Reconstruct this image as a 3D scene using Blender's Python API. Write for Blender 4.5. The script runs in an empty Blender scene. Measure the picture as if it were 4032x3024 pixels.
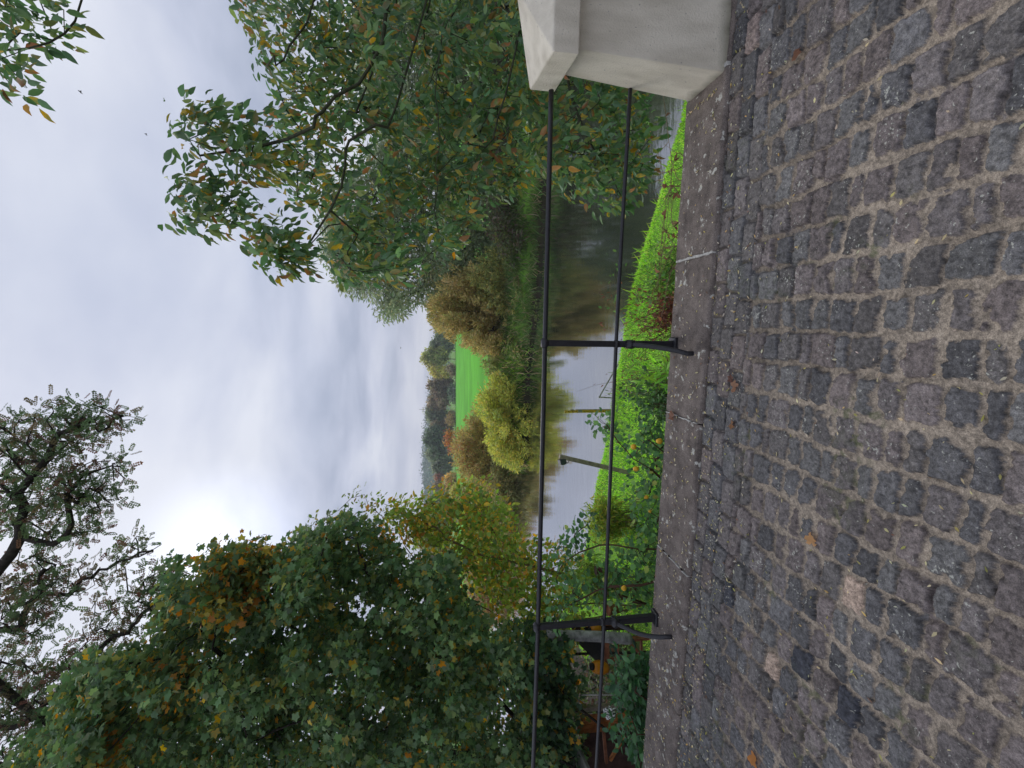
import bpy, bmesh, math, random
import numpy as np
from mathutils import Vector

S = bpy.context.scene
C = S.collection
R = math.radians

# ------------------------------------------------------------------ camera
F, PITCH, EYE = 1720.0, math.atan(246 / 1720.0), 1.6     # focal length in photo pixels (4032 wide), tilt, eye height
cam = bpy.data.cameras.new('camera')
cam.sensor_width = 36.0
cam.lens = 36.0 * F / 4032.0
cam.clip_start, cam.clip_end = 0.05, 4000
co = bpy.data.objects.new('camera', cam)
C.objects.link(co)
sp, cp = math.sin(PITCH), math.cos(PITCH)
fwd, upv, rgt = Vector((0, cp, -sp)), Vector((0, sp, cp)), Vector((1, 0, 0))
# the photograph is stored lying on its side: the phone's long side is vertical in the world
from mathutils import Matrix
m = Matrix((-upv, rgt, -fwd)).transposed().to_4x4()
m.translation = (0, 0, EYE)
co.matrix_world = m
S.camera = co

# ------------------------------------------------------------------ sky, sun, exposure
SUN = Vector((-0.40, 1.0, 0.92)).normalized()
GAP = Vector((-0.385, 1.08, 0.50)).normalized()     # where the cloud is thinnest and brightest
w = bpy.data.worlds.new('World')
S.world = w
w.use_nodes = True
nt = w.node_tree
nt.nodes.clear()
def N(tree, typ, **kw):
    n = tree.nodes.new(typ)
    for k, v in kw.items():
        if hasattr(n, k):
            setattr(n, k, v)
        else:
            n.inputs[k.replace('_', ' ')].default_value = v
    return n
def L(tree, a, b):
    tree.links.new(a, b)
out = N(nt, 'ShaderNodeOutputWorld')
mixs = N(nt, 'ShaderNodeMixShader')
sky = N(nt, 'ShaderNodeTexSky')
sky.sky_type = 'NISHITA'
sky.sun_disc = False
sky.sun_elevation = math.asin(SUN.z)
sky.sun_rotation = math.atan2(SUN.x, SUN.y)
bg1 = N(nt, 'ShaderNodeBackground'); bg1.inputs['Strength'].default_value = 0.12
bg2 = N(nt, 'ShaderNodeBackground'); bg2.inputs['Strength'].default_value = 1.0
L(nt, sky.outputs[0], bg1.inputs['Color'])
tc = N(nt, 'ShaderNodeTexCoord')
sep = N(nt, 'ShaderNodeSeparateXYZ'); L(nt, tc.outputs['Generated'], sep.inputs[0])
zc = N(nt, 'ShaderNodeMath', operation='MAXIMUM'); L(nt, sep.outputs['Z'], zc.inputs[0]); zc.inputs[1].default_value = 0.0
za = N(nt, 'ShaderNodeMath', operation='ADD'); L(nt, zc.outputs[0], za.inputs[0]); za.inputs[1].default_value = 0.11
dx = N(nt, 'ShaderNodeMath', operation='DIVIDE'); L(nt, sep.outputs['X'], dx.inputs[0]); L(nt, za.outputs[0], dx.inputs[1])
dy = N(nt, 'ShaderNodeMath', operation='DIVIDE'); L(nt, sep.outputs['Y'], dy.inputs[0]); L(nt, za.outputs[0], dy.inputs[1])
cmb = N(nt, 'ShaderNodeCombineXYZ'); L(nt, dx.outputs[0], cmb.inputs['X']); L(nt, dy.outputs[0], cmb.inputs['Y']); cmb.inputs['Z'].default_value = 3.7
n1 = N(nt, 'ShaderNodeTexNoise'); n1.inputs['Scale'].default_value = 0.85; n1.inputs['Detail'].default_value = 6; n1.inputs['Roughness'].default_value = 0.5; n1.inputs['Distortion'].default_value = 0.35
L(nt, cmb.outputs[0], n1.inputs['Vector'])
cr = N(nt, 'ShaderNodeValToRGB'); L(nt, n1.outputs['Fac'], cr.inputs[0])
cr.color_ramp.elements[0].position = 0.36; cr.color_ramp.elements[0].color = (0.40, 0.45, 0.58, 1)
cr.color_ramp.elements[1].position = 0.64; cr.color_ramp.elements[1].color = (0.74, 0.77, 0.86, 1)
e = cr.color_ramp.elements.new(0.49); e.color = (0.56, 0.60, 0.73, 1)
# pale creamy band low over the horizon
hz = N(nt, 'ShaderNodeMapRange'); L(nt, sep.outputs['Z'], hz.inputs['Value'])
hz.inputs['From Min'].default_value = 0.0; hz.inputs['From Max'].default_value = 0.16; hz.inputs['To Min'].default_value = 0.7; hz.inputs['To Max'].default_value = 0.0
mx = N(nt, 'ShaderNodeMix', data_type='RGBA'); L(nt, hz.outputs[0], mx.inputs['Factor']); L(nt, cr.outputs[0], mx.inputs['A']); mx.inputs['B'].default_value = (0.66, 0.67, 0.74, 1)
# brighter cloud where the sun stands behind it
dot = N(nt, 'ShaderNodeVectorMath', operation='DOT_PRODUCT'); L(nt, tc.outputs['Generated'], dot.inputs[0]); dot.inputs[1].default_value = GAP
dm = N(nt, 'ShaderNodeMapRange'); L(nt, dot.outputs['Value'], dm.inputs['Value'])
dm.inputs['From Min'].default_value = 0.982; dm.inputs['From Max'].default_value = 1.0
pw = N(nt, 'ShaderNodeMath', operation='POWER'); L(nt, dm.outputs[0], pw.inputs[0]); pw.inputs[1].default_value = 2.2
gl = N(nt, 'ShaderNodeMath', operation='MULTIPLY_ADD'); L(nt, pw.outputs[0], gl.inputs[0]); gl.inputs[1].default_value = 0.6; gl.inputs[2].default_value = 1.0
vm = N(nt, 'ShaderNodeVectorMath', operation='SCALE'); L(nt, mx.outputs['Result'], vm.inputs[0]); L(nt, gl.outputs[0], vm.inputs['Scale'])
L(nt, vm.outputs[0], bg2.inputs['Color'])
# thin places in the cloud let a little blue through
n2 = N(nt, 'ShaderNodeTexNoise'); n2.inputs['Scale'].default_value = 0.45; n2.inputs['Detail'].default_value = 4
L(nt, cmb.outputs[0], n2.inputs['Vector'])
cf = N(nt, 'ShaderNodeMapRange'); L(nt, n2.outputs['Fac'], cf.inputs['Value'])
cf.inputs['From Min'].default_value = 0.30; cf.inputs['From Max'].default_value = 0.5; cf.inputs['To Min'].default_value = 0.86; cf.inputs['To Max'].default_value = 1.0
L(nt, cf.outputs[0], mixs.inputs[0]); L(nt, bg1.outputs[0], mixs.inputs[1]); L(nt, bg2.outputs[0], mixs.inputs[2])
L(nt, mixs.outputs[0], out.inputs['Surface'])

sl = bpy.data.lights.new('sun', 'SUN')
sl.energy = 1.5; sl.angle = R(32); sl.color = (1, 0.96, 0.9)
so = bpy.data.objects.new('sun', sl); C.objects.link(so)
so.rotation_euler = SUN.to_track_quat('Z', 'Y').to_euler()
S.view_settings.view_transform = 'Standard'
S.view_settings.look = 'None'
S.view_settings.exposure = 0.15
S.view_settings.gamma = 1.0
S.cycles.max_bounces = 6
S.cycles.diffuse_bounces = 3
S.cycles.transmission_bounces = 3
S.cycles.use_denoising = True
S.cycles.denoiser = 'OPENIMAGEDENOISE'
S.cycles.denoising_prefilter = 'ACCURATE'
S.cycles.denoising_input_passes = 'RGB_ALBEDO_NORMAL'

# ------------------------------------------------------------------ geometry helpers
def ray(u, v):
    a, b = (u - 1512) / F, (v - 2016) / F
    return np.array([a, cp - b * sp, -sp - b * cp])
def P(u, v, Y):                      # photo direction (upright pixels) at the forward distance Y
    d = ray(u, v)
    return np.array([0, 0, EYE]) + d * (Y / d[1])
def G(u, v, z=0.0):                  # photo direction down to the level z
    d = ray(u, v)
    return np.array([0, 0, EYE]) + d * ((z - EYE) / d[2])
BA = math.atan(0.135)
ES, ET = np.array([math.cos(BA), -math.sin(BA), 0]), np.array([math.sin(BA), math.cos(BA), 0])
def B(s, t, z):                      # along the bridge, across it, height
    return ES * s + ET * t + np.array([0, 0, z])
def toST(p):
    return float(np.dot(p, ES)), float(np.dot(p, ET))

rngT = np.random.default_rng(5)
_tab = rngT.random((256, 256))
def vnoise(x, y, seed=0):
    x = np.asarray(x, float) + seed * 17.31; y = np.asarray(y, float) + seed * 9.77
    xi, yi = np.floor(x).astype(int), np.floor(y).astype(int)
    fx, fy = x - xi, y - yi
    fx = fx * fx * fx * (fx * (fx * 6 - 15) + 10); fy = fy * fy * fy * (fy * (fy * 6 - 15) + 10)
    a = _tab[xi & 255, yi & 255]; b = _tab[(xi + 1) & 255, yi & 255]
    c = _tab[xi & 255, (yi + 1) & 255]; d = _tab[(xi + 1) & 255, (yi + 1) & 255]
    return (a * (1 - fx) + b * fx) * (1 - fy) + (c * (1 - fx) + d * fx) * fy - 0.5
def fbm(x, y, seed=0, octv=4, gain=0.5):
    r, amp = 0, 1
    for i in range(octv):
        r = r + amp * vnoise(x * 2 ** i, y * 2 ** i, seed + i * 3); amp *= gain
    return r
def sstep(a, b, x):
    t = np.clip((x - a) / (b - a), 0, 1)
    return t * t * (3 - 2 * t)

# ------------------------------------------------------------------ object helpers
def mesh_np(name, verts, faces, mat=None, parent=None, col=None, smooth=False, attrs=None):
    verts = np.asarray(verts, np.float32); faces = np.asarray(faces, np.int32)
    me = bpy.data.meshes.new(name)
    k = faces.shape[1]
    me.vertices.add(len(verts)); me.vertices.foreach_set('co', verts.ravel())
    me.loops.add(faces.size); me.loops.foreach_set('vertex_index', faces.ravel())
    me.polygons.add(len(faces)); me.polygons.foreach_set('loop_start', np.arange(len(faces), dtype=np.int32) * k)
    me.update(calc_edges=True)
    if smooth:
        me.polygons.foreach_set('use_smooth', np.ones(len(faces), bool))
    if col is not None:
        a = me.attributes.new('Col', 'FLOAT_COLOR', 'POINT')
        c4 = np.ones((len(verts), 4), np.float32); c4[:, :3] = col
        a.data.foreach_set('color', c4.ravel())
    for an, av in (attrs or {}).items():
        a = me.attributes.new(an, 'FLOAT', 'POINT'); a.data.foreach_set('value', np.asarray(av, np.float32).ravel())
    if mat:
        me.materials.append(mat)
    o = bpy.data.objects.new(name, me)
    C.objects.link(o)
    if parent:
        o.parent = parent; o.matrix_parent_inverse = parent.matrix_world.inverted()
    return o
def obj_bm(name, bm, mat, parent=None, bevel=0, smooth=False):
    bmesh.ops.recalc_face_normals(bm, faces=bm.faces[:])
    me = bpy.data.meshes.new(name)
    bm.to_mesh(me); bm.free()
    me.materials.append(mat)
    if smooth:
        me.polygons.foreach_set('use_smooth', np.ones(len(me.polygons), bool))
    o = bpy.data.objects.new(name, me)
    C.objects.link(o)
    if bevel:
        b = o.modifiers.new('bevel', 'BEVEL'); b.width = bevel; b.segments = 2; b.limit_method = 'ANGLE'
    if parent:
        o.parent = parent; o.matrix_parent_inverse = parent.matrix_world.inverted()
    return o
def tag(o, label=None, cat=None, group=None, kind=None):
    if label: o['label'] = label
    if cat: o['category'] = cat
    if group: o['group'] = group
    if kind: o['kind'] = kind
    return o
def thing(name, loc, label, cat, group=None):
    o = bpy.data.objects.new(name, None); C.objects.link(o)
    o.location = Vector(loc); o.empty_display_size = 0.1
    o.matrix_world = Matrix.Translation(Vector(loc))
    return tag(o, label, cat, group)
def box(bm, c, ax, ay, az):          # centre and three half-axis vectors
    c, ax, ay, az = (np.asarray(q, float) for q in (c, ax, ay, az))
    vs = [bm.verts.new(c + i * ax + j * ay + k * az) for i in (-1, 1) for j in (-1, 1) for k in (-1, 1)]
    for f in ((0, 1, 3, 2), (4, 6, 7, 5), (0, 4, 5, 1), (2, 3, 7, 6), (0, 2, 6, 4), (1, 5, 7, 3)):
        bm.faces.new([vs[i] for i in f])
def bar(bm, a, b, wx, wy, ref=(0, 0, 1)):   # rectangular bar between two points
    a, b = np.asarray(a, float), np.asarray(b, float)
    d = b - a; l = np.linalg.norm(d); d = d / l
    ref = np.asarray(ref, float)
    x = np.cross(d, ref)
    if np.linalg.norm(x) < 1e-3: x = np.cross(d, (0, 1, 0))
    x /= np.linalg.norm(x); y = np.cross(d, x)
    box(bm, (a + b) / 2, d * l / 2, x * wx / 2, y * wy / 2)
def tube_arrays(pts, rad, sides):
    pts = np.asarray(pts, float); n = len(pts)
    rad = np.broadcast_to(np.asarray(rad, float), (n,))
    t = np.gradient(pts, axis=0); t /= (np.linalg.norm(t, axis=1)[:, None] + 1e-9)
    ref = np.array([0.31, 0.52, 0.79])
    if abs(np.dot(t.mean(0), ref)) > 0.85: ref = np.array([0.8, -0.5, 0.2])
    x = np.cross(t, ref); x /= (np.linalg.norm(x, axis=1)[:, None] + 1e-9)
    y = np.cross(t, x)
    an = np.linspace(0, 2 * math.pi, sides, endpoint=False)
    v = pts[:, None] + rad[:, None, None] * (np.cos(an)[None, :, None] * x[:, None] + np.sin(an)[None, :, None] * y[:, None])
    i = np.arange(n - 1)[:, None] * sides; j = np.arange(sides)[None]; j2 = (j + 1) % sides
    f = np.stack([i + j, i + j2, i + sides + j2, i + sides + j], -1).reshape(-1, 4)
    return v.reshape(-1, 3), f
class TB:                            # collects tubes into one mesh
    def __init__(self): self.v, self.f, self.n = [], [], 0
    def add(self, pts, rad, sides=6, cap=True):
        pts = np.asarray(pts, float)
        if cap:                      # closed, slightly rounded ends
            rad = np.broadcast_to(np.asarray(rad, float), (len(pts),))
            d0 = pts[0] - pts[1]; d0 /= np.linalg.norm(d0) + 1e-9
            d1 = pts[-1] - pts[-2]; d1 /= np.linalg.norm(d1) + 1e-9
            pts = np.vstack([pts[0] + d0 * rad[0] * .25, pts, pts[-1] + d1 * rad[-1] * .25])
            rad = np.concatenate([[rad[0] * .02], rad, [rad[-1] * .02]])
        v, f = tube_arrays(pts, rad, sides)
        self.v.append(v); self.f.append(f + self.n); self.n += len(v)
        return self
    def build(self, name, mat, parent=None, smooth=True):
        return mesh_np(name, np.vstack(self.v), np.vstack(self.f), mat, parent, smooth=smooth)
def curve(pts, n=24):                # smooth line through points
    pts = np.asarray(pts, float); k = len(pts)
    if k == 2: return pts[0] + (pts[1] - pts[0]) * np.linspace(0, 1, n)[:, None]
    q = np.vstack([2 * pts[0] - pts[1], pts, 2 * pts[-1] - pts[-2]])
    res = []
    m_ = max(2, n // (k - 1))
    for i in range(k - 1):
        p0, p1, p2, p3 = q[i:i + 4]
        for t in np.linspace(0, 1, m_, endpoint=(i == k - 2)):
            res.append(0.5 * ((2 * p1) + (-p0 + p2) * t + (2 * p0 - 5 * p1 + 4 * p2 - p3) * t * t + (-p0 + 3 * p1 - 3 * p2 + p3) * t ** 3))
    return np.array(res)

# ------------------------------------------------------------------ materials
def mat(name, col, rough=0.7, spec=0.3, noise=None, bump=0.0, bscale=80, var=0.25, col2=None, metal=0):
    m_ = bpy.data.materials.new(name); m_.use_nodes = True
    t = m_.node_tree; b = t.nodes['Principled BSDF']
    b.inputs['Base Color'].default_value = (*col, 1); b.inputs['Roughness'].default_value = rough
    b.inputs['Specular IOR Level'].default_value = spec; b.inputs['Metallic'].default_value = metal
    tc_ = N(t, 'ShaderNodeTexCoord')
    if noise:
        nz = N(t, 'ShaderNodeTexNoise'); nz.inputs['Scale'].default_value = noise; nz.inputs['Detail'].default_value = 6; nz.inputs['Roughness'].default_value = 0.65
        L(t, tc_.outputs['Object'], nz.inputs['Vector'])
        rp = N(t, 'ShaderNodeValToRGB'); L(t, nz.outputs['Fac'], rp.inputs[0])
        c2 = col2 or tuple(min(1, c * (1 + var)) for c in col)
        rp.color_ramp.elements[0].position = 0.35; rp.color_ramp.elements[0].color = (*[c * (1 - var) for c in col], 1)
        rp.color_ramp.elements[1].position = 0.68; rp.color_ramp.elements[1].color = (*c2, 1)
        L(t, rp.outputs[0], b.inputs['Base Color'])
    if bump:
        nb = N(t, 'ShaderNodeTexNoise'); nb.inputs['Scale'].default_value = bscale; nb.inputs['Detail'].default_value = 5
        L(t, tc_.outputs['Object'], nb.inputs['Vector'])
        bp = N(t, 'ShaderNodeBump'); bp.inputs['Strength'].default_value = bump; bp.inputs['Distance'].default_value = 0.01
        L(t, nb.outputs['Fac'], bp.inputs['Height']); L(t, bp.outputs[0], b.inputs['Normal'])
    return m_
def leaf_mat(name, rough=0.5, spec=0.35, trans=0.42):
    m_ = bpy.data.materials.new(name); m_.use_nodes = True
    t = m_.node_tree; b = t.nodes['Principled BSDF']; o_ = t.nodes['Material Output']
    at_ = N(t, 'ShaderNodeAttribute', attribute_name='Col')
    L(t, at_.outputs['Color'], b.inputs['Base Color'])
    b.inputs['Roughness'].default_value = rough; b.inputs['Specular IOR Level'].default_value = spec
    tr = N(t, 'ShaderNodeBsdfTranslucent')
    hs = N(t, 'ShaderNodeHueSaturation'); hs.inputs['Value'].default_value = 1.5; hs.inputs['Saturation'].default_value = 1.1; hs.inputs['Hue'].default_value = 0.49
    L(t, at_.outputs['Color'], hs.inputs['Color']); L(t, hs.outputs[0], tr.inputs['Color'])
    mx_ = N(t, 'ShaderNodeMixShader'); mx_.inputs[0].default_value = trans
    L(t, b.outputs[0], mx_.inputs[1]); L(t, tr.outputs[0], mx_.inputs[2]); L(t, mx_.outputs[0], o_.inputs['Surface'])
    return m_
LEAF = leaf_mat('leaf')
LEAFW = leaf_mat('waxy_leaf', rough=0.42, spec=0.5, trans=0.34)
GRASS = leaf_mat('grass', rough=0.6, spec=0.2, trans=0.35)
BARK = mat('bark', (0.045, 0.038, 0.032), 0.9, 0.1, noise=14, bump=0.5, bscale=40, var=0.4)
BARKG = mat('green_bark', (0.06, 0.065, 0.04), 0.85, 0.15, noise=20, bump=0.4, bscale=50, var=0.4)
TWIG = mat('brown_twig', (0.11, 0.06, 0.04), 0.85, 0.15, noise=20, var=0.4)
TWIGT = mat('tan_twig', (0.22, 0.16, 0.09), 0.85, 0.15, noise=20, var=0.3)
IRON = mat('black_paint', (0.012, 0.012, 0.016), 0.38, 0.5, noise=60, var=0.5, bump=0.25, bscale=70)
TERRA = mat('terracotta_timber', (0.30, 0.12, 0.065), 0.75, 0.2, noise=9, var=0.4, bump=0.3, bscale=30)
ORANGEWOOD = mat('orange_planks', (0.42, 0.16, 0.05), 0.7, 0.2, noise=8, var=0.4, bump=0.3, bscale=30)
DARKWOOD = mat('dark_wood', (0.06, 0.032, 0.025), 0.8, 0.2, noise=8, var=0.4)
GREYWOOD = mat('weathered_wood', (0.31, 0.265, 0.21), 0.85, 0.15, noise=11, var=0.35, bump=0.6, bscale=25)
FELT = mat('roofing_felt', (0.014, 0.015, 0.018), 0.8, 0.2, noise=30, var=0.4)
GALV = mat('galvanised_steel', (0.35, 0.33, 0.31), 0.5, 0.4, noise=20, var=0.3, metal=0.3)

# ------------------------------------------------------------------ leaves
def T_ovate(wd=0.26, fold=0.06, curl=-0.08):
    xs = [0.2, 0.48, 0.76]; ws = [wd * 0.75, wd, wd * 0.62]
    v = [(0, 0, 0)] + [(x, 0, curl * x * x) for x in xs] + [(1, 0, curl)]
    for x, w_ in zip(xs, ws):
        v += [(x, w_, fold + curl * x * x), (x, -w_, fold + curl * x * x)]
    f = [(0, 1, 5), (0, 6, 1), (1, 2, 7), (1, 7, 5), (1, 6, 8), (1, 8, 2), (2, 3, 9), (2, 9, 7), (2, 8, 10), (2, 10, 3), (3, 4, 9), (3, 10, 4)]
    return np.array(v, float), np.array(f)
def T_maple():
    ang = [180, 140, 112, 88, 66, 52, 38, 22, 10, 0, -10, -22, -38, -52, -66, -88, -112, -140]
    rad = [0.10, 0.42, 0.55, 0.44, 0.56, 0.74, 0.60, 0.58, 0.76, 0.92, 0.76, 0.58, 0.60, 0.74, 0.56, 0.44, 0.55, 0.42]
    v = [(0.0, 0, 0)] + [(r * math.cos(R(a)) + 0.05, r * math.sin(R(a)), -0.12 * r * r) for a, r in zip(ang, rad)]
    n = len(ang)
    return np.array(v, float), np.array([(0, i + 1, (i + 1) % n + 1) for i in range(n)])
def T_narrow(wd=0.14, curl=-0.1):
    v = [(0, 0, 0), (0.35, wd, 0.03), (0.35, -wd, 0.03), (0.75, wd * .65, curl * .5), (0.75, -wd * .65, curl * .5), (1, 0, curl)]
    return np.array(v, float), np.array([(0, 2, 1), (1, 2, 4), (1, 4, 3), (3, 4, 5)])
def T_card(wd=0.3):
    return np.array([(0, 0, 0), (0.5, wd, 0.03), (1, 0, 0), (0.5, -wd, 0.03)], float), np.array([(0, 3, 1), (1, 3, 2)])
def T_pinnate(pairs=5):
    v, f = [(0, .012, 0), (0, -.012, 0), (.95, 0, -.06)], [(0, 1, 2)]
    def leaflet(x, y, a, l):
        c, s = math.cos(a), math.sin(a); b = len(v)
        for px, py in ((0, 0), (0.5, 0.36), (1, 0), (0.5, -0.36)):
            X, Y = px * l, py * l
            v.append((x + X * c - Y * s, y + X * s + Y * c, -0.06 * x))
        f.extend([(b, b + 3, b + 1), (b + 1, b + 3, b + 2)])
    for i in range(pairs):
        x = 0.15 + 0.72 * i / (pairs - 1)
        leaflet(x, 0, R(58), 0.25); leaflet(x, 0, R(-58), 0.25)
    leaflet(0.9, 0, 0, 0.24)
    return np.array(v, float), np.array(f)
def unit(a):
    return a / (np.linalg.norm(a, axis=-1, keepdims=True) + 1e-9)
def leaves(name, tmpl, pos, axis, nrm, size, col, col2=None, mix=0.0, m_=None, parent=None, rng=None, kind=None, wob=0.0):
    tv, tf = tmpl
    n, V = len(pos), len(tv)
    X = unit(axis); Z = unit(nrm - (nrm * X).sum(1, keepdims=True) * X); Y = np.cross(Z, X)
    s = np.asarray(size, float)[:, None, None]
    t = tv[None] * np.ones((n, 1, 1))
    if wob:
        t = t.copy(); t[:, :, 2] += rng.normal(0, wob, (n, V))
        t[:, :, 2] += rng.normal(0, 0.12, (n, 1)) * t[:, :, 0] ** 2
    v = pos[:, None] + s * (t[:, :, 0:1] * X[:, None] + t[:, :, 1:2] * Y[:, None] + t[:, :, 2:3] * Z[:, None])
    f = tf[None] + (np.arange(n) * V)[:, None, None]
    c = np.repeat(col[:, None], V, 1)
    if col2 is not None:
        k = np.clip(rng.random((n, V)) * np.asarray(mix)[:, None] * 2, 0, 1)[:, :, None]
        c = c * (1 - k) + col2[:, None] * k
    return mesh_np(name, v.reshape(-1, 3), f.reshape(-1, 3), m_ or LEAF, parent, col=c.reshape(-1, 3))
def in_poly(pts, poly):
    x, y = pts[:, 0], pts[:, 1]; r = np.zeros(len(pts), bool)
    n = len(poly)
    for i in range(n):
        x1, y1 = poly[i]; x2, y2 = poly[(i + 1) % n]
        c = ((y1 > y) != (y2 > y))
        r ^= c & (x < (x2 - x1) * (y - y1) / ((y2 - y1) if y2 != y1 else 1e-9) + x1)
    return r
def volume(poly, n, y0, y1, rng):    # points through a crown's depth
    poly = np.asarray(poly, float); lo, hi = poly.min(0), poly.max(0); got = []
    k = 0
    while k < n:
        q = lo + rng.random((n * 3, 2)) * (hi - lo)
        q = q[in_poly(q, poly)]; got.append(q); k += len(q)
    q = np.vstack(got)[:n]
    sc_ = 0.9 * F / (0.5 * (y0 + y1)) / 2.2
    f_ = np.clip(0.5 + 1.1 * fbm(q[:, 0] / sc_, q[:, 1] / sc_, int(y0 * 10) % 50, 2), 0, 1)   # bulging sprays and hollows
    yf = y0 + (y1 - y0) * .62 * f_
    Y = yf + (y1 - yf) * rng.random(n) ** 1.5
    return np.array([P(a, b, c) for (a, b), c in zip(q, Y)])
def skeleton(limbs, targets, rng, step=0.3, r0=0.004, p=0.45, rmax=0.2, kink=0.06, droop=0.0):
    pos, par = [], []
    for li, pl in enumerate(limbs):
        pl = curve(pl, max(6, int(np.linalg.norm(np.diff(np.asarray(pl), axis=0), axis=1).sum() / step)))
        if li == 0: prev = -1
        else:
            a = np.array(pos); prev = int(np.argmin(((a - pl[0]) ** 2).sum(1)))
        for k_, q in enumerate(pl):
            if li and k_ == 0 and np.linalg.norm(pos[prev] - q) < 0.02: continue
            pos.append(q + (rng.normal(0, kink * step, 3) if k_ else 0)); par.append(prev); prev = len(pos) - 1
    base = np.array(pos)
    d0 = np.array([((base - t) ** 2).sum(1).min() for t in targets])
    M = len(pos) + int(len(targets) * 14)
    arr = np.zeros((M, 3)); arr[:len(pos)] = base; cnt_n = len(pos)
    for ti in np.argsort(d0):
        t = targets[ti]
        d = ((arr[:cnt_n] - t) ** 2).sum(1); j = int(np.argmin(d)); dist = math.sqrt(d[j])
        k_ = min(8, max(1, int(dist / step)))
        side = rng.normal(0, kink, 3) * dist
        for i in range(1, k_ + 1):
            f_ = i / k_
            q = arr[j] * 0 + (arr[j] if i == 0 else start + (t - start) * f_) if i > 1 else None
            if i == 1: start = arr[j].copy(); q = start + (t - start) * f_
            q = q + side * math.sin(math.pi * f_) + np.array([0, 0, droop * dist * math.sin(math.pi * f_)])
            if cnt_n >= M: break
            arr[cnt_n] = q; par.append(j if i == 1 else cnt_n - 1); cnt_n += 1
    arr = arr[:cnt_n]; par = np.array(par[:cnt_n])
    ch = np.zeros(cnt_n); has = np.zeros(cnt_n, bool); has[par[par >= 0]] = True
    ch[~has] = 1
    for i in range(cnt_n - 1, 0, -1):
        if par[i] >= 0: ch[par[i]] += ch[i]
    rad = np.minimum(rmax, r0 * ch ** p)
    main = -np.ones(cnt_n, int)
    for i in range(cnt_n):
        q = par[i]
        if q >= 0 and (main[q] < 0 or ch[i] > ch[main[q]]): main[q] = i
    tb = TB()
    for i in range(cnt_n):
        if par[i] < 0 or main[par[i]] != i:
            chain = [i] if par[i] < 0 else [par[i], i]
            k_ = main[i]
            while k_ >= 0: chain.append(k_); k_ = main[k_]
            if len(chain) < 2: continue
            rr = rad[chain].copy()
            if par[i] >= 0: rr[0] = rr[1]
            tb.add(arr[chain], rr, 8 if rr.max() > 0.03 else 4, cap=False)
    return tb
LEAFGAIN = 1.55
FINE = T_card(.17)
def palette(n, cols, wts, rng, jit=0.2, where=None):
    cols = np.asarray(cols, float); k = rng.choice(len(cols), n, p=np.asarray(wts) / np.sum(wts))
    return LEAFGAIN * cols[k] * np.exp(rng.normal(0, jit, (n, 1))) * np.exp(rng.normal(0, jit * .25, (n, 3)))
def plant(name, label, cat, base, limbs, regions, tmpl, per, spread, size, cols, wts, bark, seed, leafm=None, group=None,
          axis_z=-0.2, out=0.5, up=0.7, rnd=0.6, col2=None, mixp=0.3, clump=0.22, wob=0.02, streak=0, skel=True, trunk_name='trunk', crown_name='crown', jit=0.2, flat_axis=1.0, **sk):
    rng = np.random.default_rng(seed)
    root = thing(name, base, label, cat, group)
    tg = np.vstack([volume(pl, n, y0, y1, rng) for pl, n, y0, y1 in regions])
    if skel:
        skeleton(limbs, tg, rng, **sk).build(trunk_name, bark, root)
    n = len(tg) * per
    cen = np.repeat(tg, per, 0)
    pos = cen + unit(rng.normal(0, 1, (n, 3))) * (spread * 1.75 * rng.random((n, 1)) ** .5)
    if streak:
        sd_ = unit(cen - (np.asarray(base) + np.array([0, 0, -.3])))
        pos = pos + sd_ * (streak * (rng.random((n, 1)) - .6))
    mid = tg.mean(0)
    o_ = unit(pos - mid) * out + np.array([0, 0, up])
    nrm = o_ + rng.normal(0, rnd, (n, 3))
    ax = unit(pos - cen + rng.normal(0, spread * .6, (n, 3))) * flat_axis + rng.normal(0, 0.4, (n, 3)); ax[:, 2] = ax[:, 2] * 0.6 + axis_z
    sz = rng.uniform(size[0], size[1], n)
    c = palette(n, cols, wts, rng, jit)
    if clump:                        # whole sprays turn colour together
        cc = palette(len(tg), cols, wts, rng, jit * .6)
        k = (rng.random(len(tg)) < clump)
        c = np.where(np.repeat(k, per)[:, None], np.repeat(cc, per, 0) * np.exp(rng.normal(0, .12, (n, 1))), c)
    c2 = None; mx_ = 0
    if col2 is not None:
        c2 = palette(n, col2, np.ones(len(col2)), rng, .2); mx_ = np.where(rng.random(n) < mixp, rng.random(n), 0)
    leaves(crown_name, tmpl, pos, ax, nrm, sz, np.clip(c, 0.005, .9), c2, mx_, leafm, root, rng, wob=wob)
    return root, tg

exec_order = None
# ================================================================== SETTING
WATER = -3.0
near = [(120, -30), (30, -4), (12, 3.2), (9, 5), (5.26, 7.8), (2.92, 9.8), (0.4, 11.2), (-2.37, 12.5), (-5, 13.8), (-9, 17), (-16, 24), (-30, 36), (-60, 58)]
far = [(-70, 80), (-40, 61), (-20, 47), (-11, 37.5), (-6.7, 31.6), (-4.8, 26.4), (0.57, 25.4), (5, 22.2), (9.6, 20.6), (16, 19.5), (30, 16), (120, 0)]
RP = np.array(near + far, float)
def river_d(x, y):
    d = np.full(x.shape, 1e9)
    for i in range(len(RP)):
        a, b = RP[i], RP[(i + 1) % len(RP)]
        e_ = b - a; t = np.clip(((x - a[0]) * e_[0] + (y - a[1]) * e_[1]) / (e_ @ e_), 0, 1)
        d = np.minimum(d, np.hypot(x - a[0] - t * e_[0], y - a[1] - t * e_[1]))
    ins = in_poly(np.stack([x.ravel(), y.ravel()], 1), RP).reshape(x.shape)
    return np.where(ins, -d, d)
def farside(x, y):                   # beyond the river's middle line
    return y > np.interp(x, [-70, -40, -20, -8, 0, 6, 16, 30, 120], [70, 52, 36, 24, 18.5, 15.5, 11, 6, -15])
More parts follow.
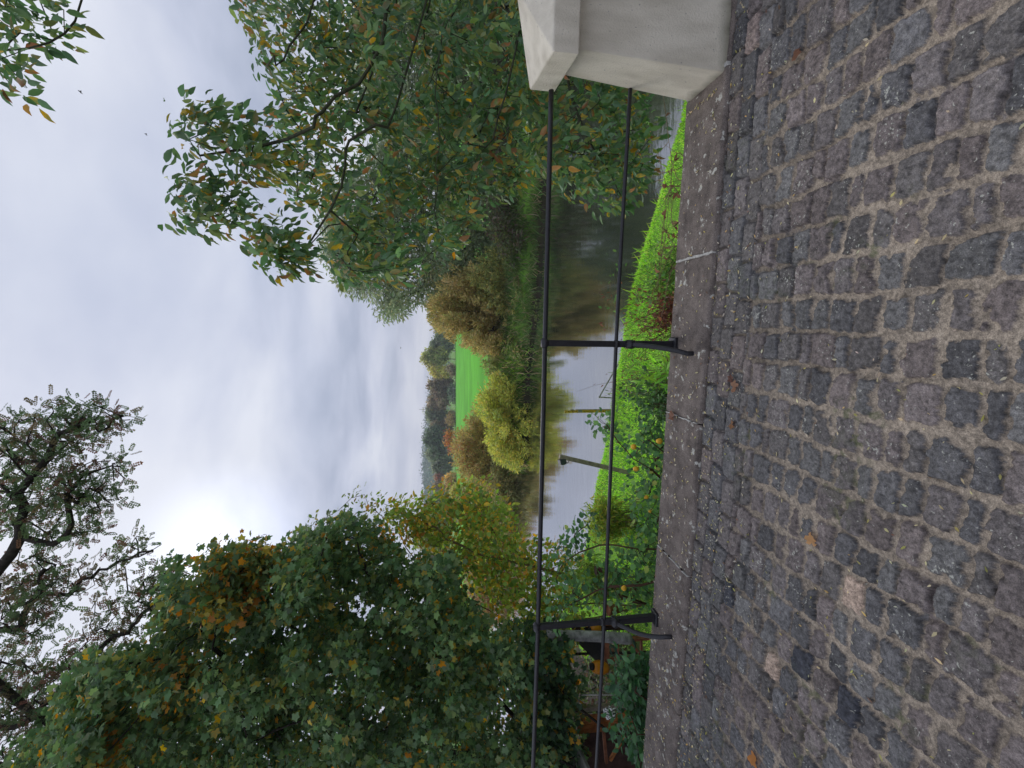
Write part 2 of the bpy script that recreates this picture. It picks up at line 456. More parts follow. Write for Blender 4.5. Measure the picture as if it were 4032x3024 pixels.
def height(x, y):
    d = river_d(x, y); fs = farside(x, y)
    basez = np.where(fs, -1.85 + 0.002 * np.maximum(0, y - 60), -2.4 + 0.0 * y)
    wid = np.where(fs, 1.8, 1.3)
    z = np.where(d > 0, WATER + (basez - WATER) * sstep(-0.25, 1.0, d / wid), WATER - 0.12 - 1.0 * sstep(0, 3, -d))
    z = z + np.where(d > 0.2, fbm(x * .6, y * .6, 3) * 0.10, 0)
    # wooded hills far behind
    r = np.hypot(x, y)
    hill = 58 * sstep(420, 900, y) * (0.65 + 0.9 * vnoise(x / 160 + 3, y / 900, 8)) + 16 * sstep(250, 520, y) * sstep(-40, -190, x)
    return z + np.maximum(hill, 0)

def grid(xs, ys):
    X, Y = np.meshgrid(xs, ys, indexing='ij')
    nx, ny = X.shape
    i = np.arange(nx * ny).reshape(nx, ny)
    f = np.stack([i[:-1, :-1], i[1:, :-1], i[1:, 1:], i[:-1, 1:]], -1).reshape(-1, 4)
    return X, Y, f

# --- ground
xs = np.concatenate([np.linspace(-1500, -120, 40), np.linspace(-110, -27, 40), np.arange(-26, 26, 0.3), np.linspace(27, 110, 40), np.linspace(120, 1500, 40)])
ys = np.concatenate([np.linspace(-400, -12, 12), np.arange(-10, 3, 1.0), np.arange(3, 48, 0.3), np.linspace(49, 120, 50), np.linspace(124, 420, 50), np.linspace(430, 960, 40)])
X, Y, f = grid(xs, ys)
Z = height(X, Y)
dR = river_d(X, Y)
def ground_material():
    m_ = bpy.data.materials.new('earth_and_grass'); m_.use_nodes = True
    t = m_.node_tree; b = t.nodes['Principled BSDF']; b.inputs['Roughness'].default_value = 0.9; b.inputs['Specular IOR Level'].default_value = 0.1
    a = N(t, 'ShaderNodeAttribute', attribute_name='shore')
    g = N(t, 'ShaderNodeNewGeometry')
    nz = N(t, 'ShaderNodeTexNoise'); nz.inputs['Scale'].default_value = 1.6; nz.inputs['Detail'].default_value = 7
    L(t, g.outputs['Position'], nz.inputs['Vector'])
    rp = N(t, 'ShaderNodeValToRGB'); L(t, nz.outputs['Fac'], rp.inputs[0])
    rp.color_ramp.elements[0].position = .35; rp.color_ramp.elements[0].color = (.10, .22, .03, 1)
    rp.color_ramp.elements[1].position = .65; rp.color_ramp.elements[1].color = (.18, .36, .05, 1)
    mm = N(t, 'ShaderNodeMix', data_type='RGBA'); L(t, a.outputs['Fac'], mm.inputs['Factor']); L(t, rp.outputs[0], mm.inputs['A']); mm.inputs['B'].default_value = (.035, .028, .02, 1)
    L(t, mm.outputs['Result'], b.inputs['Base Color'])
    return m_
shore = np.clip(1 - sstep(0.05, 0.9, dR), 0, 1)
shore = np.maximum(shore, np.where(~farside(X, Y), sstep(.0, .6, -.60 * Y - X + .8 * fbm(X, Y, 31, 2)), 0))
o = mesh_np('ground', np.stack([X, Y, Z], -1).reshape(-1, 3), f, ground_material(), smooth=True, attrs={'shore': shore})
tag(o, kind='structure')
# --- meadow across the river
xs = np.concatenate([np.linspace(-160, 160, 120)]); ys = np.linspace(38, 232, 110)
X, Y, f = grid(xs, ys); Z = height(X, Y) + 0.06
keep = (river_d(X, Y) > 3.0)
fk = keep.reshape(-1)[f].all(1)
MEADOW = mat('meadow_grass', (0.115, 0.42, 0.03), 0.9, 0.1, noise=0.12, var=0.22)
o = mesh_np('meadow', np.stack([X, Y, Z], -1).reshape(-1, 3), f[fk], MEADOW, smooth=True); tag(o, kind='structure')
# --- river
def water_material():
    m_ = bpy.data.materials.new('river_water'); m_.use_nodes = True
    t = m_.node_tree; t.nodes.clear(); o_ = N(t, 'ShaderNodeOutputMaterial')
    g = N(t, 'ShaderNodeNewGeometry')
    mp = N(t, 'ShaderNodeMapping'); mp.inputs['Scale'].default_value = (0.55, 1.6, 1); mp.inputs['Rotation'].default_value = (0, 0, R(-20)); L(t, g.outputs['Position'], mp.inputs['Vector'])
    nz = N(t, 'ShaderNodeTexNoise'); nz.inputs['Scale'].default_value = 2.2; nz.inputs['Detail'].default_value = 5; nz.inputs['Roughness'].default_value = .55; L(t, mp.outputs[0], nz.inputs['Vector'])
    bp = N(t, 'ShaderNodeBump'); bp.inputs['Strength'].default_value = 0.10; bp.inputs['Distance'].default_value = 0.05; L(t, nz.outputs['Fac'], bp.inputs['Height'])
    df = N(t, 'ShaderNodeBsdfDiffuse'); df.inputs['Color'].default_value = (.028, .036, .024, 1)
    gs = N(t, 'ShaderNodeBsdfGlossy'); gs.inputs['Roughness'].default_value = 0.04; gs.inputs['Color'].default_value = (.97, .97, 1, 1)
    L(t, bp.outputs[0], gs.inputs['Normal'])
    fr = N(t, 'ShaderNodeFresnel'); fr.inputs['IOR'].default_value = 1.5
    mr = N(t, 'ShaderNodeMapRange'); mr.inputs['From Max'].default_value = 0.5; mr.inputs['To Min'].default_value = 0.22; mr.inputs['To Max'].default_value = 0.95
    L(t, fr.outputs[0], mr.inputs['Value'])
    mx_ = N(t, 'ShaderNodeMixShader'); L(t, mr.outputs[0], mx_.inputs[0]); L(t, df.outputs[0], mx_.inputs[1]); L(t, gs.outputs[0], mx_.inputs[2]); L(t, mx_.outputs[0], o_.inputs['Surface'])
    return m_
X, Y, f = grid(np.linspace(-90, 130, 12), np.linspace(-34, 85, 8))
o = mesh_np('river', np.stack([X, Y, X * 0 + WATER], -1).reshape(-1, 3), f, water_material()); tag(o, kind='structure')

# --- cobbled road on the bridge: one relief sheet of setts bedded in sand
PALE = [(645, 3369), (372, 3071), (2960, 2960)]
def road():
    rng = np.random.default_rng(11)
    ss = np.concatenate([np.arange(-14, -3.6, 0.06), np.arange(-3.6, -3.0, 0.012), np.arange(-3.0, 2.2, 0.0042), np.arange(2.2, 2.9, 0.012), np.arange(2.9, 14, 0.06)])
    tt = np.concatenate([np.arange(-9, 0.3, 0.06), np.arange(0.3, 0.9, 0.012), np.arange(0.9, 2.515, 0.0040)])
    s, t, f = grid(ss, tt)
    ws = s + 0.030 * fbm(s * 2.2, t * 2.2, 40, 2) + 0.045 * vnoise(s * 4.3, s * 0, 41) + 0.006 * fbm(s * 14, t * 14, 44, 2)
    wt = t + 0.026 * fbm(s * 2.4, t * 2.4, 50, 2) + 0.006 * fbm(s * 14, t * 14, 54, 2)
    G0 = 2.505 - 0.335                                # gutter rows lie beyond this
    gut = wt > G0
    # cross courses
    PW, PL_ = 0.158, 0.098
    ci = np.floor(ws / PW).astype(int); cs = (ws / PW - ci - 0.5) * PW
    K = 400
    off = rng.random(K) * PL_
    Lc = PL_ * rng.uniform(0.88, 1.20, K)
    cidx = ci % K
    tj = (wt + off[cidx]) / Lc[cidx]; ti = np.floor(tj).astype(int); ct = (tj - ti - 0.5) * Lc[cidx]
    # uneven stone lengths: shift the joints
    jit = rng.uniform(-0.24, 0.24, (K, 512))
    lo = jit[cidx, ti % 512] * Lc[cidx]; hi = jit[cidx, (ti + 1) % 512] * Lc[cidx]
    lo = np.where(True, lo, lo)
    a_lo = -Lc[cidx] / 2 + lo; a_hi = Lc[cidx] / 2 + hi
    cen_t = (a_lo + a_hi) / 2; half_t = (a_hi - a_lo) / 2
    below = ct < a_lo; above = ct > a_hi
    ti2 = ti - below + above
    # stones reached through a shifted joint
    lo2 = jit[cidx, ti2 % 512] * Lc[cidx]; hi2 = jit[cidx, (ti2 + 1) % 512] * Lc[cidx]
    ctn = (tj - ti2 - 0.5) * Lc[cidx]
    a_lo = -Lc[cidx] / 2 + lo2; a_hi = Lc[cidx] / 2 + hi2
    cen_t = (a_lo + a_hi) / 2; half_t = (a_hi - a_lo) / 2
    pt = ctn - cen_t; ps = cs
    ida = (cidx * 7919 + ti2 * 104729) % 65536
    # gutter rows
    GW = 0.112
    gi = np.floor((wt - G0) / GW).astype(int); gt = ((wt - G0) / GW - gi - 0.5) * GW
    GLn = 0.205
    goff = rng.random(16) * GLn
    gj = (ws + goff[gi % 16]) / GLn; gk = np.floor(gj).astype(int); gs_ = (gj - gk - 0.5) * GLn
    gh = GLn / 2 * (0.97 + 0.0 * gs_)
    idg = (30011 + gi * 6151 + gk * 3571) % 65536
    ps = np.where(gut, gs_, ps); pt = np.where(gut, gt, pt)
    hs = np.where(gut, gh, PW / 2); ht = np.where(gut, GW / 2, half_t)
    sid = np.where(gut, idg, ida)
    h1, h2, h3, h4 = (rng.random(65536) for _ in range(4))
    joint = np.where(gut, 0.0025, 0.0035 + 0.0065 * h1[sid])
    hs = hs - joint - np.where(gut, 0, 0.005 * h2[sid]); ht = ht - joint * 0.75
    rr = np.where(gut, 0.012, 0.008 + 0.016 * h3[sid])
    rr = np.minimum(rr, np.minimum(hs, ht) * .95)
    qx = np.abs(ps) - hs + rr; qy = np.abs(pt) - ht + rr
    d = np.hypot(np.maximum(qx, 0), np.maximum(qy, 0)) + np.minimum(np.maximum(qx, qy), 0) - rr
    sx, sy = s + h4[sid] * 50, t + h2[sid] * 50
    d = d + (0.016 * fbm(sx * 22, sy * 22, 7, 4, .62) + 0.045 * np.maximum(0, fbm(sx * 17, sy * 17, 17, 3) - .17)) * np.where(gut, 0.45, 1)
    top = np.where(gut, 0.013, 0.0155) + (h1[sid] - .5) * 0.006 + ps * (h3[sid] - .5) * 0.06 + pt * (h4[sid] - .5) * 0.06
    prof = sstep(0.001, -0.008, d)
    stone = -0.010 + (top + 0.010) * prof + prof * (0.0045 * fbm(sx * 45, sy * 45, 9, 3) + 0.003 * fbm(sx * 170, sy * 170, 10, 2))
    sand = 0.0002 + 0.019 * fbm(s * 5, t * 5, 21, 3) + 0.004 * fbm(s * 40, t * 40, 22, 3) - np.where(gut, 0.006, 0) - 0.004 * sstep(1.6, 2.2, t)
    hgt = np.maximum(stone, sand)
    mask = sstep(-0.0012, 0.0016, stone - sand)
    pal = np.array([1.25, 1.21, 1.14]) * np.array([(.110, .100, .101), (.095, .095, .100), (.118, .101, .099), (.090, .085, .085), (.124, .108, .108), (.103, .103, .105), (.076, .076, .081)])
    base = pal[(h2 * 6.99).astype(int)] * (0.82 + 0.40 * h3)[:, None]
    for u, v in PALE:
        a, b = toST(G(u, v, 0.01)); i, j = np.argmin(np.abs(ss - a)), np.argmin(np.abs(tt - b))
        base[sid[i, j]] = (.40, .30, .23) if v > 3000 else (.24, .19, .17)
    for u, v in [(399, 3199), (300, 3330), (620, 2880)]:
        a, b = toST(G(u, v, 0.01)); i, j = np.argmin(np.abs(ss - a)), np.argmin(np.abs(tt - b))
        base[sid[i, j]] = (.05, .052, .062)
    c = base[sid] * (1 + 0.45 * fbm(sx * 45, sy * 45, 61, 3) + .8 * fbm(sx * 120, sy * 120, 63, 2))[..., None]
    sandc = np.array([.285, .236, .182]) * (1 + 0.30 * fbm(s * 9, t * 9, 71, 3) + 0.8 * fbm(s * 110, t * 110, 74, 2))[..., None]
    moss = .7 * sstep(0.26, 0.40, fbm(s * 3.1, t * 3.1, 81, 4)) * sstep(0.0, 0.25, fbm(s * 38, t * 38, 83, 2) + .05) * (1 - mask * .7)
    col = sandc * (1 - mask[..., None]) + c * mask[..., None]
    dirt = sstep(1.55, 2.3, t)[..., None] * (1 - mask[..., None])     # finer dark soil in the joints near the kerb
    col = col * (1 - dirt * .35)
    col = col * (1 - moss[..., None] * .8) + np.array([.06, .085, .025]) * moss[..., None] * .8
    pts = ES[None, None] * s[..., None] + ET[None, None] * t[..., None]; pts[..., 2] = hgt
    return pts.reshape(-1, 3), f, np.clip(col.reshape(-1, 3), .01, .9), mask
def road_material():
    m_ = bpy.data.materials.new('basalt_setts'); m_.use_nodes = True
    t = m_.node_tree; b = t.nodes['Principled BSDF']; b.inputs['Roughness'].default_value = .72; b.inputs['Specular IOR Level'].default_value = .3
    a = N(t, 'ShaderNodeAttribute', attribute_name='Col'); k = N(t, 'ShaderNodeAttribute', attribute_name='stone')
    g = N(t, 'ShaderNodeNewGeometry')
    n_ = N(t, 'ShaderNodeTexNoise'); n_.inputs['Scale'].default_value = 260; n_.inputs['Detail'].default_value = 3; L(t, g.outputs['Position'], n_.inputs['Vector'])
    r_ = N(t, 'ShaderNodeMapRange'); L(t, n_.outputs['Fac'], r_.inputs['Value']); r_.inputs['From Min'].default_value = .3; r_.inputs['From Max'].default_value = .7; r_.inputs['To Min'].default_value = .6; r_.inputs['To Max'].default_value = 1.45
    vm_ = N(t, 'ShaderNodeVectorMath', operation='SCALE'); L(t, a.outputs['Color'], vm_.inputs[0]); L(t, r_.outputs[0], vm_.inputs['Scale'])
    # pale lichen specks
    n2_ = N(t, 'ShaderNodeTexNoise'); n2_.inputs['Scale'].default_value = 95; n2_.inputs['Detail'].default_value = 4; L(t, g.outputs['Position'], n2_.inputs['Vector'])
    n3_ = N(t, 'ShaderNodeTexNoise'); n3_.inputs['Scale'].default_value = 7; n3_.inputs['Detail'].default_value = 3; L(t, g.outputs['Position'], n3_.inputs['Vector'])
    ad = N(t, 'ShaderNodeMath', operation='MULTIPLY_ADD'); L(t, n3_.outputs['Fac'], ad.inputs[0]); ad.inputs[1].default_value = .5; L(t, n2_.outputs['Fac'], ad.inputs[2])
    r2 = N(t, 'ShaderNodeMapRange'); L(t, ad.outputs[0], r2.inputs['Value']); r2.inputs['From Min'].default_value = .925; r2.inputs['From Max'].default_value = .97
    mu = N(t, 'ShaderNodeMath', operation='MULTIPLY'); L(t, r2.outputs[0], mu.inputs[0]); L(t, k.outputs['Fac'], mu.inputs[1])
    mu2 = N(t, 'ShaderNodeMath', operation='MULTIPLY'); L(t, mu.outputs[0], mu2.inputs[0]); mu2.inputs[1].default_value = .75
    mm = N(t, 'ShaderNodeMix', data_type='RGBA'); L(t, mu2.outputs[0], mm.inputs['Factor']); L(t, vm_.outputs[0], mm.inputs['A']); mm.inputs['B'].default_value = (.48, .48, .41, 1)
    L(t, mm.outputs['Result'], b.inputs['Base Color'])
    bp = N(t, 'ShaderNodeBump'); bp.inputs['Strength'].default_value = .55; bp.inputs['Distance'].default_value = .004; L(t, n_.outputs['Fac'], bp.inputs['Height']); L(t, bp.outputs[0], b.inputs['Normal'])
    return m_
rv, rf, rc, rm = road()
o = mesh_np('road', rv, rf, road_material(), col=rc, smooth=True, attrs={'stone': rm}); tag(o, kind='structure')
ROADV = None

# ================================================================== BRIDGE WALL, PILLAR, RAILING
def stone_material(name, c1, c2, lich=0.66, streak=False):
    m_ = bpy.data.materials.new(name); m_.use_nodes = True
    t = m_.node_tree; b = t.nodes['Principled BSDF']; b.inputs['Roughness'].default_value = .85; b.inputs['Specular IOR Level'].default_value = .2
    g = N(t, 'ShaderNodeNewGeometry')
    def nz(sc, d=6, rg=.6):
        n_ = N(t, 'ShaderNodeTexNoise'); n_.inputs['Scale'].default_value = sc; n_.inputs['Detail'].default_value = d; n_.inputs['Roughness'].default_value = rg; L(t, g.outputs['Position'], n_.inputs['Vector']); return n_
    a = nz(9, 8, .72); rp = N(t, 'ShaderNodeValToRGB'); L(t, a.outputs['Fac'], rp.inputs[0])
    rp.color_ramp.elements[0].position = .32; rp.color_ramp.elements[0].color = (*c1, 1)
    rp.color_ramp.elements[1].position = .68; rp.color_ramp.elements[1].color = (*c2, 1)
    fine = nz(170, 4, .7)
    r_ = N(t, 'ShaderNodeMapRange'); L(t, fine.outputs['Fac'], r_.inputs['Value']); r_.inputs['From Min'].default_value = .3; r_.inputs['From Max'].default_value = .7; r_.inputs['To Min'].default_value = .4; r_.inputs['To Max'].default_value = 1.7
    vm_ = N(t, 'ShaderNodeVectorMath', operation='SCALE'); L(t, rp.outputs[0], vm_.inputs[0]); L(t, r_.outputs[0], vm_.inputs['Scale'])
    l1 = nz(16, 5, .65); r2 = N(t, 'ShaderNodeMapRange'); L(t, l1.outputs['Fac'], r2.inputs['Value']); r2.inputs['From Min'].default_value = lich; r2.inputs['From Max'].default_value = lich + .03
    mm = N(t, 'ShaderNodeMix', data_type='RGBA'); L(t, r2.outputs[0], mm.inputs['Factor']); L(t, vm_.outputs[0], mm.inputs['A']); mm.inputs['B'].default_value = (.46, .45, .40, 1)
    L(t, mm.outputs['Result'], b.inputs['Base Color'])
    bp = N(t, 'ShaderNodeBump'); bp.inputs['Strength'].default_value = .6; bp.inputs['Distance'].default_value = .006; L(t, fine.outputs['Fac'], bp.inputs['Height']); L(t, bp.outputs[0], b.inputs['Normal'])
    return m_
COPE = stone_material('coping_stone', (.075, .062, .055), (.215, .180, .158), .615)
WALL = stone_material('wall_stone', (.09, .08, .07), (.16, .14, .12), .75)
wallr = thing('bridge_wall', B(-1.0, 2.72, -3.4), 'low bridge wall topped with grey brown coping slabs under the black railing', 'wall')
bm = bmesh.new(); box(bm, B(0, 2.72, -1.76), ES * 14, ET * .19, (0, 0, 1.66)); obj_bm('wall_body', bm, WALL, wallr)
def slab(s0, s1, dz=0.0, seed=0):
    a = np.linspace(s0, s1, max(6, int((s1 - s0) / .02))); b = np.linspace(0, 1, 26)
    s, k, f = grid(a, b)
    # cross section: inner foot, inner face, top, outer face
    prof_t = np.interp(k, [0, .14, .18, .86, .90, 1], [2.505, 2.505, 2.512, 2.945, 2.952, 2.952])
    prof_z = np.interp(k, [0, .14, .18, .86, .90, 1], [-.10, .028, .036, .036, .028, -.10])
    ed = np.minimum(s - s0, s1 - s)
    z = prof_z + dz + np.where((k > .13) & (k < .91), 0.005 * fbm(s * 14, prof_t * 14, 90 + seed, 4) - 0.006 * (1 - sstep(0, .02, ed)), 0)
    t_ = prof_t + np.where(k < .2, 0.016 * fbm(s * 5, z * 9, 95 + seed, 3), 0)
    pts = ES[None, None] * s[..., None] + ET[None, None] * t_[..., None]; pts[..., 2] = z
    o = mesh_np('coping_slab', pts.reshape(-1, 3), f, COPE, wallr, smooth=True)
    return o
js = [-7.9, -6.85, -5.8, -4.74, -3.70, -2.66, -1.63, -.60, .46, 1.50]
for i in range(len(js) - 1):
    slab(js[i] + .005, js[i + 1] - .005, 0.0025 * math.sin(i * 2.7), i)
slab(1.512, 2.40, -0.012, 30)
# pale mortar in the joints
bm = bmesh.new()
rr = random.Random(3)
for j, w_ in ((1.506, .011), (.46, .007), (-.60, .004), (-1.63, .003)):
    n_ = 12
    for k in range(n_):
        t0 = 2.51 + .43 * k / n_; t1 = 2.51 + .43 * (k + .97) / n_
        if w_ < .006 and rr.random() < .5: continue
        box(bm, B(j + rr.uniform(-.002, .002), (t0 + t1) / 2, .022), ES * w_ * rr.uniform(.7, 1.2), ET * (t1 - t0) / 2, (0, 0, .0165 + rr.uniform(0, .002)))
MORT = mat('mortar', (.42, .41, .38), .9, .1, noise=40, var=.3)
obj_bm('mortar_joint', bm, MORT, wallr)

def render_material():
    m_ = bpy.data.materials.new('cream_render'); m_.use_nodes = True
    t = m_.node_tree; b = t.nodes['Principled BSDF']; b.inputs['Roughness'].default_value = .8; b.inputs['Specular IOR Level'].default_value = .2
    g = N(t, 'ShaderNodeNewGeometry')
    n_ = N(t, 'ShaderNodeTexNoise'); n_.inputs['Scale'].default_value = 95; n_.inputs['Detail'].default_value = 5; n_.inputs['Roughness'].default_value = .7; L(t, g.outputs['Position'], n_.inputs['Vector'])
    mp = N(t, 'ShaderNodeMapping'); mp.inputs['Scale'].default_value = (10, 10, 3.2); L(t, g.outputs['Position'], mp.inputs['Vector'])
    d_ = N(t, 'ShaderNodeTexNoise'); d_.inputs['Scale'].default_value = 1; d_.inputs['Detail'].default_value = 6; L(t, mp.outputs[0], d_.inputs['Vector'])
    rp = N(t, 'ShaderNodeValToRGB'); L(t, d_.outputs['Fac'], rp.inputs[0])
    rp.color_ramp.elements[0].position = .3; rp.color_ramp.elements[0].color = (.56, .51, .41, 1)
    rp.color_ramp.elements[1].position = .62; rp.color_ramp.elements[1].color = (.72, .665, .55, 1)
    sp_ = N(t, 'ShaderNodeTexNoise'); sp_.inputs['Scale'].default_value = 70; sp_.inputs['Detail'].default_value = 2; L(t, g.outputs['Position'], sp_.inputs['Vector'])
    sr = N(t, 'ShaderNodeMapRange'); L(t, sp_.outputs['Fac'], sr.inputs['Value']); sr.inputs['From Min'].default_value = .70; sr.inputs['From Max'].default_value = .74
    # algae splash just above the setts
    sz = N(t, 'ShaderNodeSeparateXYZ'); L(t, g.outputs['Position'], sz.inputs[0])
    ad = N(t, 'ShaderNodeMath', operation='MULTIPLY_ADD'); L(t, d_.outputs['Fac'], ad.inputs[0]); ad.inputs[1].default_value = -.14; L(t, sz.outputs['Z'], ad.inputs[2])
    ar = N(t, 'ShaderNodeMapRange'); L(t, ad.outputs[0], ar.inputs['Value']); ar.inputs['From Min'].default_value = -.06; ar.inputs['From Max'].default_value = .02; ar.inputs['To Min'].default_value = .85; ar.inputs['To Max'].default_value = 0
    m1 = N(t, 'ShaderNodeMix', data_type='RGBA'); L(t, sr.outputs[0], m1.inputs['Factor']); L(t, rp.outputs[0], m1.inputs['A']); m1.inputs['B'].default_value = (.33, .31, .27, 1)
    m2 = N(t, 'ShaderNodeMix', data_type='RGBA'); L(t, ar.outputs[0], m2.inputs['Factor']); L(t, m1.outputs['Result'], m2.inputs['A']); m2.inputs['B'].default_value = (.10, .10, .06, 1)
    L(t, m2.outputs['Result'], b.inputs['Base Color'])
    bp = N(t, 'ShaderNodeBump'); bp.inputs['Strength'].default_value = .8; bp.inputs['Distance'].default_value = .008; L(t, n_.outputs['Fac'], bp.inputs['Height']); L(t, bp.outputs[0], b.inputs['Normal'])
    return m_
REND = render_material()
pil = thing('pillar', B(1.9, 2.72, 0), 'cream rendered pillar with pyramid cap at the end of the black railing', 'pillar')
bm = bmesh.new()
lo = [bm.verts.new(B(*q)) for q in ((1.465, 2.53, -.05), (2.335, 2.53, -.05), (2.335, 2.92, -.05), (1.482, 2.92, -.05))]
hi = [bm.verts.new(B(*q)) for q in ((1.535, 2.585, .925), (2.265, 2.585, .925), (2.265, 2.865, .925), (1.545, 2.865, .925))]
bm.faces.new(lo[::-1]); bm.faces.new(hi)
for i in range(4): bm.faces.new((lo[i], lo[(i + 1) % 4], hi[(i + 1) % 4], hi[i]))
obj_bm('shaft', bm, REND, pil, bevel=.008)
bm = bmesh.new()
a = [(1.436, 2.46), (2.36, 2.46), (2.36, 2.985), (1.50, 2.985)]
lo = [bm.verts.new(B(s, t, .918 + (.0 if t < 2.7 else .01))) for s, t in a]; hi = [bm.verts.new(B(s, t, 1.06 + (.0 if t < 2.7 else .03))) for s, t in a]; ap = bm.verts.new(B(1.90, 2.73, 1.228))
bm.faces.new(lo[::-1])
for i in range(4):
    bm.faces.new((lo[i], lo[(i + 1) % 4], hi[(i + 1) % 4], hi[i])); bm.faces.new((hi[i], hi[(i + 1) % 4], ap))
obj_bm('cap', bm, REND, pil, bevel=.007)

rail = thing('railing', B(-1.2, 2.885, .036), 'black painted iron railing of two round bars along the bridge wall', 'railing')
RT, ZT, ZL = 2.885, .965, .462
TB().add(curve([B(-6.4, RT, ZT - .006), B(-4.36, RT, ZT), B(-2.19, RT, ZT - .008), B(-.112, RT, ZT), B(1.46, RT, ZT + .006)], 40), .0165, 14).build('top_rail', IRON, rail)
TB().add(curve([B(-6.4, RT, ZL - .012), B(-4.36, RT, ZL - .006), B(-2.19, RT, ZL - .012), B(-.112, RT, ZL + .004), B(1.53, RT, ZL - .006)], 40), .013, 14).build('lower_rail', IRON, rail)
def ball(bm, c, r, seg=14):
    bmesh.ops.create_uvsphere(bm, u_segments=seg, v_segments=seg // 2, radius=r, matrix=Matrix.Translation(Vector(c)))
for s in (-.112, -2.19, -4.36):
    # tapering bar: broader towards the foot
    bm = bmesh.new()
    ring = []
    for z, hw in ((.05, .027), (.36, .024), (.47, .021), (.94, .021), (.972, .020)):
        ring.append([bm.verts.new(B(s + a * hw, RT + b * hw * .8, z)) for a, b in ((-1, -1), (1, -1), (1, 1), (-1, 1))])
    for r0_, r1_ in zip(ring, ring[1:]):
        for i in range(4): bm.faces.new((r0_[i], r0_[(i + 1) % 4], r1_[(i + 1) % 4], r1_[i]))
    bm.faces.new(ring[0][::-1]); bm.faces.new(ring[-1])
    post = obj_bm('post', bm, IRON, rail, bevel=.006, smooth=False)
    for z, r_, hl in ((ZT, .028, .027), (ZL, .022, .024)):
        t_ = TB(); t_.add([B(s - hl, RT, z - .002), B(s - hl * .7, RT, z), B(s + hl * .7, RT, z), B(s + hl, RT, z - .002)], [r_ * .8, r_, r_, r_ * .8], 16)
        t_.build('collar', IRON, post)
    bm = bmesh.new(); box(bm, B(s, RT, .046), ES * .052, ET * .045, (0, 0, .013)); obj_bm('base_plate', bm, IRON, post, bevel=.006)
    fs = s - .045 if s > -1 else s + .02
    t_ = TB()
    t_.add(curve([B(s, RT - .03, .365), B(s - .002, RT - .065, .33), B(s - .014, RT - .142, .23), B((s + fs) / 2 - .007, RT - .206, .135), B(fs, RT - .235, .075), B(fs, RT - .242, .02)], 30), np.linspace(.0165, .0155, 30), 12)
    t_.add([B(s, RT - .045, .372), B(s, RT + .02, .372)], .031, 16)
    t_.build('brace', IRON, post)

# ================================================================== FOLIAGE: near trees
OV, OVW, MAPLE, NARROW, CARD, PINN, BAMB = T_ovate(.27), T_ovate(.36, .05), T_maple(), T_narrow(.15), T_card(.32), T_pinnate(), T_narrow(.075)
GZ = -2.4
# --- broad-leaved tree at the right, beside the pillar
base = np.array([6.6, 5.6, GZ])
def limb(*q): return [base + np.array([-.1, 0, 1.6])] + [P(*a) for a in q]
limbs = [[base, base + (-.05, .05, 2.0), base + (.1, 0, 4.0), base + (-.2, -.2, 6.2), base + (-.6, -.4, 8.2)],
         [base + (-.05, 0, 3.6), P(3150, 1570, 5.2), P(2858, 1500, 4.8), P(2700, 1406, 4.6), P(2590, 1261, 4.55), P(2520, 1230, 4.6), P(2440, 1000, 5.0), P(2400, 800, 5.0)],
         [base + (-.05, 0, 3.4), P(3100, 1700, 5.6), P(2605, 1565, 4.75), P(2525, 1478, 4.6), P(2475, 1377, 4.6), P(2370, 1360, 4.65), P(2200, 1312, 4.8), P(2050, 1200, 5.3)],
         [base + (-.05, 0, 2.6), P(3000, 1800, 5.8), P(2735, 1717, 4.9), P(2518, 1731, 4.7), P(2373, 1717, 4.7), P(2200, 1717, 4.9)],
         [base + (-.05, 0, 2.2), P(3000, 2080, 5.6), P(2750, 2011, 4.9), P(2482, 1941, 4.7), P(2400, 1860, 4.7), P(2280, 1690, 4.8)],
         [base + (-.05, 0, 1.9), P(3000, 2220, 5.4), P(2650, 2250, 5.2), P(2400, 2360, 5.2), P(2280, 2440, 5.2)],
         [base + (0, 0, 4.2), P(3150, 1350, 5.0), P(2900, 1180, 4.8), P(2750, 1090, 4.8)],
         [base + (-.2, -.2, 6.2), P(3300, 480, 4.6), P(3024, 318, 4.9), P(2890, 262, 4.8), P(2835, 110, 4.8), P(2815, -60, 4.8)]]
poly_main = [(3120, 860), (3024, 925), (2900, 1020), (2770, 1040), (2600, 1090), (2430, 1070), (2330, 1090), (2230, 1180), (2120, 1230), (2010, 1260), (1960, 1330), (1925, 1450), (1950, 1620),
             (2050, 1800), (2170, 1890), (2330, 2050), (2600, 2150), (2900, 2150), (3120, 2200)]
poly_low = [(3000, 2080), (2700, 2060), (2400, 2120), (2300, 2220), (2210, 2300), (2190, 2400), (2250, 2500), (2480, 2560), (2640, 2560), (2720, 2480), (2900, 2400)]
lobe1 = [(2560, 650), (2600, 760), (2560, 1000), (2480, 1100), (2340, 1080), (2340, 960), (2420, 800)]
lobe2 = [(2330, 690), (2360, 800), (2330, 1000), (2250, 980), (2180, 900), (2100, 800), (2180, 700)]
lobe3 = [(2140, 910), (2200, 960), (2200, 1100), (2080, 1130), (2000, 1220), (1925, 1240), (1960, 1110), (2060, 960)]
poly_top = [(2695, -60), (2680, 60), (2665, 230), (2710, 275), (2790, 200), (2830, 330), (2990, 330), (3120, 200), (3120, -60)]
GREENS = [(.06, .125, .05), (.085, .155, .055), (.07, .13, .065), (.14, .185, .055), (.22, .20, .04), (.33, .19, .03), (.20, .10, .04)]
